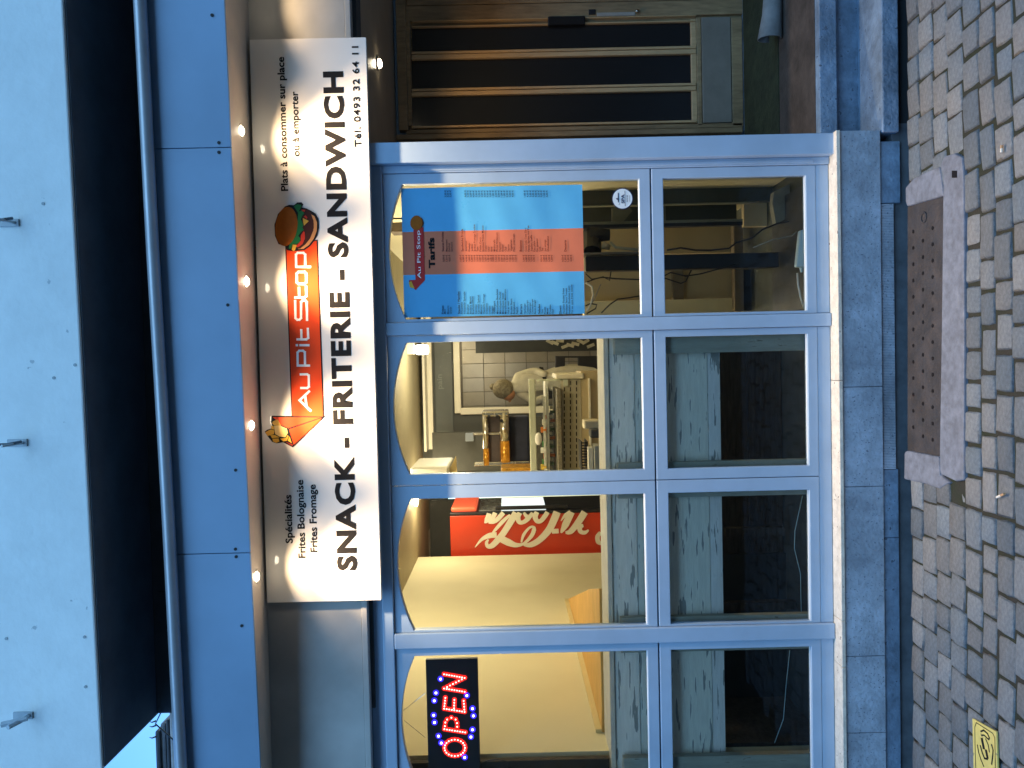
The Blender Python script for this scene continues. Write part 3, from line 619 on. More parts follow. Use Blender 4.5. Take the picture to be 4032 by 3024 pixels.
def pz(q): return (1560+q[0]/2.963, 700+q[1]/2.963)
def ppoly(name, pts, off, mt): P = [at(*pz(q), PT-off) for q in pts]; put(name, G().poly([(p_.x,p_.z) for p_ in P], PT-off*.6, PT-off*.6+.0002), mt, po)
ppoly("logo_banner", [(200,590),(315,575),(335,1195),(225,1310),(150,1240),(150,1195),(225,1190)], .001, mat("logo red", (0.5,0.02,0.02), .4, 0))
ppoly("logo_bun", ell(235,525,72,85,.1,18), .002, bun); ppoly("logo_bun", [(250,450),(300,470),(322,530),(300,580),(262,600),(275,520)], .0015, pat); ppoly("logo_chip", [(145,1225),(175,1205),(215,1290),(160,1280)], .0018, chs)
a = PX(*pz((290,1175))); b = PX(*pz((235,615))); put("logo_lettering", text_g(G(), "Au Pit Stop", a[0], b[0], a[1], b[1], PT-.0016, .0), white, po, kind="stuff")
# round sticker
c = at(2451,782,3.508); r_ = .0435
stk = thing("round_sticker", (c.x,3.5095,c.z-r_), "small round white sticker reading SPA on the right window glass", "sticker")
put("disc", G().disc((c.x,3.5095,c.z), r_, (0,-1,0), .0008, 32), mat("sticker white", (0.72,0.80,0.86), .4, .03), stk)
put("edge", G().ring([(c.x+(r_+.004)*math.cos(t), c.z+(r_+.004)*math.sin(t)) for t in [math.tau*i/36 for i in range(36)]],[(c.x+r_*math.cos(t), c.z+r_*math.sin(t)) for t in [math.tau*i/36 for i in range(36)]],3.509,3.5097), mat("navy", (0.01,0.02,0.08), .4, 0), stk)
nv = mat("navy", (0.01,0.02,0.08)); gg = G(); text_g(gg, "SPA", c.x-.021, c.x+.019, c.z-.008, c.z+.006, 3.508, .03)
gg.box(c.x-.016,c.x+.026,3.5078,3.508,c.z+.0165,c.z+.0205); gg.box(c.x-.034,c.x+.034,3.5078,3.508,c.z-.0125,c.z-.0105); text_g(gg, "REINE", c.x-.015, c.x+.015, c.z-.024, c.z-.018, 3.508, .0); text_g(gg, "Le", c.x-.027, c.x-.018, c.z+.012, c.z+.018, 3.508, .0); gg.box(c.x-.014,c.x+.014,3.5078,3.508,c.z-.032,c.z-.031)
gg.tube([(c.x-.002,3.508,c.z+.021),(c.x+.002,3.508,c.z+.029)], [.005,.001], 6)
put("print", gg, nv, stk, kind="stuff")
# LED OPEN panel
LY = 3.565
def lq(x, y): return (1450+x/2.107, 2450+y/2.107)
a = at(*lq(475,310),LY); b = at(*lq(930,1228),LY)
led = thing("open_sign", ((a.x+b.x)/2, LY, b.z), "black LED panel spelling OPEN in red lights with blue border lights in the left window", "LED sign")
put("casing", G().box(b.x,a.x,LY,LY+.02,b.z,a.z), blackp, led, bev=.003)
rg = mat("red halo", (0.4,0.0,0.0), .4, 0, emit=(1,.012,.004), es=.35); bgm = mat("blue halo", (0.0,0.0,0.4), .4, 0, emit=(.03,.015,1), es=.5); core = mat("red core", (1,1,1), .4, 0, emit=(1,.72,.66), es=.7); coreb = mat("blue core", (1,1,1), .4, 0, emit=(.8,.86,1), es=.8)  # halo materials: emissive discs imitate LED light scattered on the black panel
dots = []
def line(p0, p1, n): return [(p0[0]+(p1[0]-p0[0])*i/(n-1), p0[1]+(p1[1]-p0[1])*i/(n-1)) for i in range(n)]
dots += line((630,430),(800,460),9)+line((800,460),(630,548),8)[1:]+line((630,548),(800,575),9)[1:]   # N
dots += line((630,715),(800,742),9)+line((640,625),(632,695),4)+line((715,642),(712,712),4)+line((792,650),(798,722),4)   # E
dots += line((632,885),(805,912),9)+[(636,860),(640,830),(655,805),(690,790),(725,805),(737,835),(738,865)]    # P
dots += [(718+85*math.cos(t), 1040+68*math.sin(t)) for t in [math.tau*i/20 for i in range(20)]]       # O
blues = [(600,470),(562,585),(548,650),(543,770),(550,830),(583,943),(606,1000),(818,607),(865,715),(873,775),(865,890),(852,950),(800,1120)]
gg, g3, gb, gbc = G(), G(), G(), G()
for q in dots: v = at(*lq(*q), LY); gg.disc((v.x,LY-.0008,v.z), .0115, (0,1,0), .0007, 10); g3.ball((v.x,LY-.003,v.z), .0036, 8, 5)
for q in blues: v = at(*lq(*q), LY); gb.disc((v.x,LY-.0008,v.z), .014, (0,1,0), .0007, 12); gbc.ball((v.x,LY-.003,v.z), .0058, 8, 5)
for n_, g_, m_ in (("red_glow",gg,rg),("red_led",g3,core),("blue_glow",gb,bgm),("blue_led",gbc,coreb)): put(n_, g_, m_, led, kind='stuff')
hk = at(1588,2798,LY+.01); put("hanging_chain", G().tube([at(1675,2729,LY+.01), hk], .0015, 5), steel, led); put("hanging_chain", G().tube([at(1675,2905,LY+.03), at(1590,2835,LY+.01)], .0012, 5), steel, led)
put("power_cord", G().tube([at(1893,3005,LY+.01), at(1925,2993,LY), at(1960,2990,LY), at(2000,2999,LY), at(2010,3030,LY)], .0025, 6), blackp, led, smooth=True)

# ================= inside the shop =================
ZC = 2.62; ZFL = .20
put("wall_left", G().box(-1.93,-1.84,3.66,7.48,ZFL,ZC), ywall, kind='structure')
put("wall_behind", G().box(-3.6,-3.5,7.3,11.2,ZFL,ZC), tan, kind='structure')
put("wall_right", G().box(.90,.944,3.66,11.2,ZFL,ZC), ywall, kind='structure')
put("floor", G().box(-3.6,.94,3.6,11.2,ZFL-.1,ZFL), mat("floor tile", (0.25,0.2,0.14), .5, .1, 4), kind='structure')
put("ceiling", G().box(-3.6,.94,3.58,11.2,ZC,ZC+.1), mat("ceiling", (0.36,0.31,0.18), .6, .06, 3), kind='structure')
put("front_wall", G().box(-3.6,-1.95,3.56,3.66,0,2.9), ywall, kind='structure')
put("header_wall", G().box(-1.95,.94,3.561,3.66,2.26,2.9), ywall, kind='structure')
put("far_wall_left", G().box(-3.6,at(2000,1965,8.6).x,8.6,8.7,ZFL,ZC), gwall, kind='structure')
put("party_wall", G().box(-3.6,-1.93,7.48,7.55,ZFL,ZC), ywall, kind='structure')
# grey header with hatch into the tiled kitchen
YB = 8.1
hx0 = at(1800,1628,YB); hx1 = at(1800,1340,YB)
back = G(); zt_ = at(1785,1500,YB).z; xl = at(1800,1628,YB).x
back.box(at(1700,1850,YB).x-.2, xl, YB, YB+.08, ZFL, ZC); back.box(xl, 1.0, YB, YB+.08, zt_, ZC)
put("wall_back", back, gwall, kind='structure')
zc1 = 0
put("cornice", G().box(at(1700,1765,YB).x, .899, YB-.10, YB-.001, at(1701,1500,YB-.1).z, at(1682,1500,YB-.1).z), trimw, kind='structure')
put("cornice", G().box(at(1700,1765,YB).x, .899, YB-.30, YB-.001, at(1681,1500,YB-.1).z, at(1672,1500,YB-.1).z), trimw, kind='structure')
put("dark_beam", G().px(1535,690,1586,912,5.0,.15), mat("beam brown", (0.10,0.075,0.05), .6, .15), label="dark brown beam under the shop ceiling, seen over the price list", cat="beam")
gg = G().px(1716,1330,1783,1856,YB-.03,.029); bandz = put("band_wall", gg, mat("band grey", (0.11,0.122,0.115), .6, .06, 5), kind='structure')
hf = thing("hatch_frame", (xl, YB-.06, zt_), "wide cream frame around the kitchen hatch behind the counter", "hatch frame")
put("top_rail", G().px(1786,1300,1812,1628,YB-.05,.049), trimw, hf, bev=.008); put("side_rail", G().px(1813,1602,2260,1628,YB-.05,.049), trimw, hf, bev=.008)
# relief letters on the band
gg = G(); v0 = at(1746,1818,YB-.032); v1 = at(1726,1708,YB-.032); text_g(gg, "friterie", v0.x, v1.x, v0.z, v1.z+.01, YB-.032, .02); v0 = at(1741,1532,YB-.032); v1 = at(1722,1474,YB-.032); text_g(gg, "pain", v0.x, v1.x, v0.z, v1.z+.01, YB-.032, .02)
o = put("relief_lettering", gg, mat("relief grey", (0.17,0.19,0.18), .6, 0), bandz, kind="stuff")
# kitchen tiles
YK = 9.6
kw = put("kitchen_wall", G().box(-1.4,1.0,YK,YK+.1,ZFL,ZC), mat("grout", (0.12,0.11,0.10), .8, 0), kind='structure')
p0 = at(1812,1602,YK); tz = 84*YK/F; k = 0
tme = None
for i in range(-1, 6):
    for j in range(0, 10):
        zt2 = at(1828,1500,YK).z+.02-j*tz; x = at(1900,1598,YK).x+i*(tz*.66)
        if zt2-tz < ZFL: continue
        gg = G().box(x+.003,x+tz*.66-.003,YK-.012,YK-.0005,zt2-tz+.003,zt2-.003)
        if tme is None: o = put("tile", gg, tilem, kw, bev=.002); tme = o; tl0 = (x, zt2)
        else: o = tme.copy(); S.collection.objects.link(o); o.parent = kw; o.location = Vector((x-tl0[0],0,zt2-tl0[1]))
put("cornice_left", G().box(-2.2,-1.8,8.45,8.599,at(1660,2100,8.5).z,ZC-.001), trimw, kind='structure')
put("side_panel", G().px(1703,1700,2100,1852,7.6,.05), mat("dark panel", (0.05,0.05,0.042), .6, .1), label="dark grey panel wall left of the kitchen hatch behind the counter", cat="panel")
# pendant fluorescent lamp
v = at(1660,1372,7.0); fl = thing("ceiling_lamp", v, "bright white square lamp under the ceiling in the second window", "lamp")
gm = mat("lamp white", (1,1,1), .3, 0, emit=(1,.97,.85), es=1.5)
put("louvre", G().px(1590,1352,1627,1396,7.3,.02), steel, fl); put("diffuser", G().px(1634,1357,1684,1396,7.0,.12), gm, fl, bev=.02); put("fitting", G().px(1600,1352,1628,1395,7.02,.1), trimw, fl)
lamp_light("bulb", 'POINT', (v.x-.15,6.8,2.2), 6, (1,.88,.66), fl, shadow_soft_size=.12)
# warm room lights (ceiling lamps of the shop)
for (x, y, e) in ((-.9,5.2,6.5),(.3,4.9,5.5),(-1.2,7.3,4.2),(.2,9.0,3.6)):
    t = thing("ceiling_lamp", (x,y,ZC-.03), f"round warm ceiling lamp inside the shop {'over the kitchen' if y>8 else 'by the fridge' if x<-1 else 'over the left window bench' if x<0 else 'over the right window'}", "lamp")
    put("diffuser", G().disc((x,y,ZC-.025), .12, (0,0,1), .02, 24), mat("lamp warm", (1,1,1), .3, 0, emit=(1,.85,.55), es=1.5), t)
    lamp_light("bulb", 'POINT', (x,y,ZC-.14), e*1.1, (1,.82,.52), t, shadow_soft_size=.12)
# red fridge
fy = 7.62; fxR = at(2000,2014,fy).x; fz = at(1772,2060,fy).z
fr = thing("drinks_fridge", (fxR-.35, fy+.35, ZFL), "tall red drinks fridge with white script lettering down its side", "fridge")
put("cabinet", G().box(fxR-.75,fxR-.03,fy,fy+.72,ZFL,fz), fridgered, fr, bev=.01)
put("front_edge", G().box(fxR-.0295,fxR,fy-.004,fy+.72,ZFL,fz), blackp, fr, bev=.008)
put("light_box", G().box(fxR+.001,fxR+.05,fy+.02,fy+.70,fz-.26,fz-.01), mat("light box red", (0.7,0.08,0.03), .4, 0, emit=(1,.15,.06), es=.15), fr, bev=.02)
zd = [at(x_,2000,fy).z for x_ in (1885,1972,2150,2390)]
put("glass_door", G().box(fxR+.001,fxR+.012,fy+.04,fy+.70,zd[1],zd[0]), mat("door grey", (0.25,0.26,0.26), .2, .3, 20), fr)
put("glass_door", G().box(fxR+.001,fxR+.012,fy+.04,fy+.70,zd[2],zd[1]-.002), mat("lit door", (0.7,0.75,0.75), .2, .3, 8, emit=(.9,1,1), es=.25), fr)
put("glass_door", G().box(fxR+.001,fxR+.012,fy+.04,fy+.70,zd[3],zd[2]-.002), blackp, fr)
for k in range(0): put("bottle", G().box(fxR+.013,fxR+.02,fy+.4,fy+.68,zd[1]-.05-k*.085,zd[1]-k*.085-.01), mat("bottle "+"abc"[k%3], ((.6,.1,.05),(.6,.5,.4),(.15,.3,.2))[k%3], .3, .2, 30), fr)
put("door_handle", G().box(fxR+.012,fxR+.05,fy+.01,fy+.035,at(2240,2000,fy).z,at(1950,2000,fy).z), blackp, fr, bev=.01)
# script lettering traced as strokes of varying width (fridge side)
def fz_(q): return (1750+q[0]/3.403, 1930+q[1]/3.403)
BN = [0]
def brush(gg, pts, ws):
    BN[0] += 1
    P = [Vector((at(*fz_(q), fy-.002).x, at(*fz_(q), fy-.002).z)) for q in pts]; out = []; wo = []
    for i in range(len(P)-1):
        p0, p1, p2, p3 = P[max(i-1,0)], P[i], P[i+1], P[min(i+2,len(P)-1)]
        for k_ in range(6):
            t = k_/6; out.append(.5*((2*p1)+(p2-p0)*t+(2*p0-5*p1+4*p2-p3)*t*t+(3*p1-p0-3*p2+p3)*t**3)); wo.append(ws[i]+(ws[i+1]-ws[i])*t)
    out.append(P[-1]); wo.append(ws[-1]); L_ = []; R__ = []
    for i, p in enumerate(out):
        d = (out[min(i+1,len(out)-1)]-out[max(i-1,0)]).normalized(); n = Vector((-d.y,d.x)); L_.append(p+n*wo[i]*.00038); R__.append(p-n*wo[i]*.00038)
    for i in range(len(out)-1): 
        k_ = len(gg.v); gg.v += [(q.x, fy-.002-len(ws)*.0002-BN[0]*.0006, q.y) for q in (L_[i],L_[i+1],R__[i+1],R__[i])]; gg.f.append((k_,k_+1,k_+2,k_+3))
gg = G()
brush(gg, [(410,765),(500,660),(600,610),(700,600)], [8,40,70,70])
brush(gg, [(760,650),(860,700),(960,735),(1060,715),(1160,620),(1200,530),(1185,490),(1130,510),(1060,600),(1030,700)], [90,90,60,30,50,55,30,30,40,20])
brush(gg, [(1510,290),(1470,390),(1400,530),(1280,660),(1160,730),(1060,730)], [95,95,90,80,70,30])
brush(gg, [(960,300),(900,400),(800,560),(720,660),(640,740),(580,750),(565,700),(590,660)], [90,85,80,80,70,50,40,20])
brush(gg, [(880,330),(780,420),(690,520),(635,585)], [30,50,40,15])
brush(gg, [(600,310),(570,400),(535,440)], [60,70,10]); brush(gg, [(590,430),(650,425),(710,390),(790,300)], [30,50,60,60]); brush(gg, [(680,300),(640,380),(590,430)], [60,55,30])
brush(gg, [(1010,300),(985,360),(1000,420),(1050,430),(1120,380),(1180,300)], [60,65,60,50,60,40]); brush(gg, [(1060,300),(1120,370)], [30,60])
brush(gg, [(1240,290),(1215,350),(1240,410),(1290,410),(1350,340),(1380,290)], [60,70,60,55,60,60])
brush(gg, [(1440,550),(1530,545)], [60,60])
brush(gg, [(1700,290),(1620,460),(1560,570)], [90,90,20]); brush(gg, [(1880,290),(1790,430),(1690,550),(1620,565)], [90,85,70,30]); brush(gg, [(1560,410),(1620,330),(1690,290)], [10,40,50])
brush(gg, [(1860,470),(1815,490),(1820,550),(1880,565),(1930,530)], [40,65,55,50,20])
brush(gg, [(2090,560),(2050,620),(2060,690),(2110,720)], [40,60,60,30])
put("side_lettering", gg, fridgelet, fr)
# window bench (boards behind the lower panes)
bn = thing("window_bench", (-.9,3.75,ZFL), "rough whitewashed plank bench running behind the three left windows", "bench")
BX0, BX1 = -1.94, .112
by = 3.576
zt3 = at(2386,1900,by).z
put("seat_plank", G().box(BX0,BX1,by,3.83,zt3-.022,zt3), mat("bench top", (0.62,0.60,0.52), .7, .1, 12, .4, 40), bn, bev=.002)
fz2 = mat("fringe", (0.55,0.6,0.6), .9, .1); gg = G(); rf = random.Random(2)
for i in range(70):
    x = rf.uniform(BX0,BX1); gg.tube([(x,by-.001,zt3-.018),(x+rf.uniform(-.006,.006),by-.006,zt3-.018-rf.uniform(.006,.018))], .0008, 3)
put("frayed_edge", gg, fz2, bn, kind='stuff')
zs = [zt3-.024, at(2507,1900,by).z, at(2600,1900,by).z, at(2795,1900,by).z, at(2845,1900,by).z]
for i, (a, b) in enumerate(zip(zs[:-1], zs[1:])):
    o = put("plank", G().box(BX0,BX1,by+.012+(.004 if i in (1,) else 0),by+.035,b+.0012,a-.0012), whitewash, bn, bev=.0015)
for y0, y1, z1 in ((1322,1386,None),(1812,1850,None),(1925,1951,None),(2419,2450,None),(2540,2556,None),(2968,3040,None)):
    a = at(2900,y0,3.555); b = at(2900,y1,3.555); top = zt3-.05 if y0 != 1322 else zt3-.045
    put("post", G().box(b.x,a.x,3.540,3.5745,.25,top), mat("post wood", (0.44,0.44,0.37), .8, .12, 7, .4, 30, stretch=(6,6,1), dots=(14,.3,(.2,.18,.14))), bn, bev=.002)
put("ground_board", G().box(BX0,BX1,3.56,4.25,.25,.262), mat("bench floor", (0.05,0.07,0.09), .8, .2, 6), bn)
xx = BX0; i = 0
zz0 = .262
for a, b in ((.27,.45),(.452,.62),(.622,.83)):
    put("plank", G().box(-1.05,BX1,4.18,4.2,a,b), darkwood, bn, bev=.002)
put("plank", G().box(-1.3,-1.26,4.0,4.05,.27,1.2), darkwood, bn); put("plank", G().box(-1.838,-1.82,3.662,4.16,.264,1.2), darkwood, bn); put("crossbeam", G().px(2860,2078,3090,2112,4.0,.04), darkwood, bn)
put("plank", G().box(-1.94,-1.05,4.17,4.2,.262,1.2), gap, bn)
put("electric_wire", G().tube([at(3160,1952,3.57),at(3130,2090,3.57),at(3128,2160,3.57),at(3152,2260,3.57),at(3155,2410,3.57)], .0018, 5), mat("wire", (0.3,0.5,0.6), .5, 0), label="thin pale wire hanging behind the third lower pane", cat="wire", smooth=True)
put("electric_wire", G().tube([at(3110,2560,3.57),at(3095,2700,3.57),at(3085,2830,3.57),at(3050,2925,3.57)], .0018, 5), mat("wire"," "), label="thin grey wire hanging behind the leftmost lower pane", cat="wire", smooth=True)
put("room_partition", G().box(-1.95,.112,4.26,4.3,ZFL,zt3-.06), gap, label="dark board closing the back of the window bench", cat="board")
# corner table with pine boards
tb = thing("corner_table", (-1.5,4.5,ZFL), "pine plank counter top against the cream wall in the left windows", "table")
zt4 = zt3+.012
p1, p2, p3 = atz(2268,2333,zt4), atz(2300,2560,zt4), None
def quadz(name, P, z, th, m_): gg = G(); flatpoly(gg, P, z-th, z); return put(name, gg, m_, tb, bev=.002)
def zz4(x, y): q = atz(x, y, zt4); return Vector((q.x, q.y))
g1, g2_ = zz4(2316,2320), zz4(2345,2455); ge = g1+(g2_-g1)*((3.84-g1.y)/(g2_.y-g1.y)); fr_ = zz4(2236,2320); nr = zz4(2360,2320)
quadz("plank", [(-1.838,fr_.y),(-1.838,3.84),(ge.x-.002,3.84),(g1.x-.002,g1.y)], zt4, .03, pine); quadz("plank", [(ge.x+.002,3.84),(nr.x,3.84),(g1.x+.002,g1.y)], zt4, .03, pine)
put("wall_strip", G().box(-1.8385,-1.822,3.84,6.0,zt4+.001,zt4+.03), mat("strip", (0.66,0.55,0.28), .6, .05), tb); put("leg", G().box(-1.78,-1.72,4.4,4.46,ZFL,zt4-.03), darkwood, tb)
put("dark_curtain", G().px(1560,2997,2400,3060,3.60,.03), mat("curtain", (0.05,0.04,0.03), .9, .1), label="dark strip of curtain at the left edge of the left window", cat="curtain")

# display counter
dc = thing("display_counter", (-.3,5.6,ZFL), "glass display counter with pale rails, food trays and slotted panels", "counter")
YC_ = 5.5
pg = mat("pale green rail", (0.58,0.62,0.50), .35, .04, 5)
put("top_rail", G().px(2086,1492,2112,1900,YC_,.06), pg, dc, bev=.006); put("side_post", G().px(2113,1492,2230,1500,YC_,.05), pg, dc, bev=.002); put("rail", G().px(2218,1495,2236,1520,YC_-.01,.03), pg, dc)
put("dark_back", G().px(2113,1640,2150,1900,YC_+.5,.02), mat("case back", (0.06,0.055,0.04), .6, .3, 30), dc); put("price_strip", G().px(2140,1560,2150,1900,YC_+.14,.004), mat("strip white", (0.8,0.78,0.7), .4, .2, 40), dc)
for k in range(16): put("package", G().px(2166,1600+k*17,2166+(12,18,9,22)[k%4],1611+k*17,YC_+.2,.05), mat("pack "+"abcd"[(k*7)%4], ((.7,.66,.5),(.55,.16,.04),(.78,.75,.66),(.12,.2,.1))[(k*7)%4], .4, .2, 40), dc, bev=.003)
put("glass_front", G().px(2113,1501,2210,1900,YC_+.01,.004), glass, dc)
put("shelf", G().px(2150,1497,2163,1900,YC_+.15,.3), mat("shelf white", (0.85,0.84,0.8), .4, .03), dc, bev=.003)
put("counter_top", G().px(2195,1530,2212,1900,YC_-.05,.5), mat("speckled top", (0.32,0.29,0.22), .5, .3, 80), dc, bev=.003)
pn = put("slotted_panel", G().px(2213,1493,2290,1900,YC_,.04), mat("panel beige", (0.48,0.44,0.32), .5, .04, 6), dc)
for row, x in enumerate((2222,2246,2270)):
    for k in range(14): put("slot", G().px(x-2,1500+k*25,x+2,1516+k*25,YC_-.003,.003), black, pn)
put("kick_board", G().px(2291,1460,2420,1900,YC_,.4), beige, dc); put("edge_strip", G().px(2320,1490,2328,1900,YC_-.02,.02), trimw, dc); put("end_block", G().px(2188,1470,2300,1492,YC_-.02,.5), trimw, dc, bev=.01)
food = [("orange",(0.75,0.22,0.03)),("green",(0.05,0.25,0.08)),("white",(0.85,0.83,0.78)),("yellow",(0.75,0.5,0.08))]
gz = random.Random(9)
for k, (y, ci) in enumerate(((1640,0),(1660,2),(1690,0),(1715,2),(1745,1),(1770,2),(1795,0),(1815,1),(1835,3))):
    v = at(2148,y,YC_+.2); t = put("food_tub", G().disc((v.x,YC_+.16,v.z-.004), .017+.003*(k%3), (0,0,1), .02+.01*(k%3), 12, .02), mat("tub "+food[ci][0], food[ci][1], .4, .1, 20), label=f"{food[ci][0]} food tub on the counter shelf, {['first','second','third','fourth','fifth','sixth','seventh','eighth','ninth'][k]} from the right", cat="tub", group="food tubs on the counter shelf")
v = at(2120,1728,YC_-.02); put("white_plate", G().ball((v.x,YC_-.02,v.z), .045, 16, 10, (1,.3,.55)), white, label="white oval dish leaning in front of the counter glass", cat="dish", smooth=True)
# dark pipes / things heaped by the counter
hc = thing("wire_basket", at(2340,1800,5.0), "black wire basket with pale cartons heaped below the counter", "basket")
gg = G()
for k in range(10): gg.px(2292,1742+k*11,2312,1746+k*11,4.95,.02)
gg.px(2289,1738,2293,1852,4.95,.2).px(2312,1738,2316,1852,4.95,.2); put("wires", gg, blackp, hc)
gg = G().px(2316,1760,2336,1852,4.9,.15); put("carton", gg, trimw, hc, bev=.005); put("carton", G().px(2340,1755,2364,1852,4.88,.15), mat("carton grey", (0.4,0.4,0.34), .7, .1), hc, bev=.005)
put("carton", G().px(2300,1655,2364,1690,5.0,.15), mat("carton kraft", (0.6,0.54,0.4), .7, .1), hc, bev=.01); put("folded_bag", G().px(2325,1690,2364,1725,4.97,.12), mat("bag", (0.08,0.08,0.08), .5, .1), hc, bev=.01)
# grill
gr = thing("grill", at(2000,1720,6.6), "stainless steel grill with two bars glowing orange at one end", "grill")
YG = 6.6
hot = mat("hot metal", (0.8,0.45,0.10), .22, .4, 30, emit=(1,.30,.01), es=.045, metal=.9, stretch=(1,1,6))
put("body", G().px(1925,1622,1968,1830,YG,.3), mat("grill dark", (0.07,0.05,0.05), .4, .2), gr)
put("bar", G().tube([at(1911,1625,YG-.04),at(1914,1765,YG-.04)], .026, 12), steel, gr, smooth=True); put("bar", G().tube([at(1984,1625,YG-.04),at(1987,1735,YG-.04)], .042, 12), steel, gr, smooth=True)
put("hot_bar", G().tube([at(1914,1766,YG-.04),at(1916,1832,YG-.04)], .025, 12), hot, gr, smooth=True); put("hot_bar", G().tube([at(1987,1736,YG-.04),at(1990,1820,YG-.04)], .040, 12), hot, gr, smooth=True)
put("end_plate", G().px(1898,1620,2003,1640,YG-.08,.3), steel, gr, bev=.01)
for x, y in ((1925,1641),(1958,1641),(1975,1656)): v = at(x,y,YG-.09); put("knob", G().disc(v, .014, (0,-1,0), .02, 12), blackp, gr)
put("foot_rail", G().px(1868,1818,2085,1833,YG-.05,.05), steel, gr, bev=.006); put("foot_rail", G().px(1862,1704,2000,1712,YG-.03,.04), steel, gr, bev=.004)
put("apron_cloth", G().px(2003,1640,2085,1832,YG+.05,.2), mat("blue cloth", (0.012,0.018,0.05), .7, .2), label="dark blue cloth hanging beside the grill", cat="cloth", bev=.02)
put("wall_box", G().px(1832,1705,1866,1738,7.5,.06), mat("switch grey", (0.2,0.23,0.27), .5, .05), label="pale grey switch box on the wall left of the kitchen hatch", cat="switch box", bev=.008)
put("yellow_tray", G().px(1972,1842,2095,1866,6.0,.25), mat("amber", (0.55,0.27,0.02), .4, .35, 40), label="amber tray in the lower left corner of the second window view", cat="tray", bev=.01)
put("white_fridge", G().px(1615,1838,1768,1880,5.2,.5), mat("appliance white", (0.85,0.85,0.78), .4, .03), label="white appliance edge at the left side of the second window", cat="appliance", bev=.015)
put("hanging_pennant", G().poly([(at(1766,1858,5.3).x,at(1766,1858,5.3).z),(at(1800,1860,5.3).x,at(1800,1860,5.3).z),(at(1795,1795,5.3).x,at(1795,1795,5.3).z)],5.3,5.305), mat("cream cloth", (0.75,0.58,0.26), .8, .05), label="small cream pointed pennant beside the white appliance", cat="pennant")
# dark board and papers in the kitchen, chair
put("blackboard", G().px(1872,1300,2400,1385,9.2,.03), mat("board black", (0.035,0.04,0.04), .6, .2, 5), label="tall dark board on the tiled kitchen wall", cat="board")
pp = thing("paper_heap", at(2330,1360,9.1), "crumpled pale papers and gloves pinned on the dark board", "papers")
gg = G(); rg2 = random.Random(4)
for k in range(9):
    x = 2165+k*20; y = 1352+rg2.uniform(-12,14); v = at(x,y,9.1); a = rg2.uniform(-.6,.6); w2, h2 = .035, .09
    put("sheet", G().hexa([tuple(Vector((v.x,9.1-k*.004,v.z))+Vector((sx_*w2*math.cos(a)-sz*h2*math.sin(a), dy_+.01*sx_*sz, sx_*w2*math.sin(a)+sz*h2*math.cos(a)))) for sz in (-.5,.5) for (sx_,dy_) in ((-.5,0),(.5,0),(.5,.004),(-.5,.004))]), mat("paper", (0.6,0.57,0.45), .8, .15, 20), pp)
ch = thing("stacking_chair", at(2370,1440,8.9), "black plastic chair with pierced backrest in the kitchen", "chair")
put("backrest", G().ring([(at(2186,1470,8.8).x,at(2186,1470,8.8).z),(at(2384,1470,8.8).x,at(2384,1470,8.8).z),(at(2384,1402,8.8).x,at(2384,1402,8.8).z),(at(2186,1402,8.8).x,at(2186,1402,8.8).z)],[(at(2225,1462,8.8).x,at(2225,1462,8.8).z),(at(2275,1462,8.8).x,at(2275,1462,8.8).z),(at(2275,1409,8.8).x,at(2275,1409,8.8).z),(at(2225,1409,8.8).x,at(2225,1409,8.8).z)],8.8,8.84), blackp, ch, bev=.006)
a = at(2384,1436,8.8); put("seat", G().box(a.x-.22,a.x+.22,8.35,8.8,a.z-.1,a.z-.06), blackp, ch, bev=.01)
for sx_ in (-.2,.2):
    for yy in (8.4,8.78): put("leg", G().tube([(a.x+sx_,yy,a.z-.1),(a.x+sx_*1.15,yy,ZFL)], .014, 6), blackp, ch)

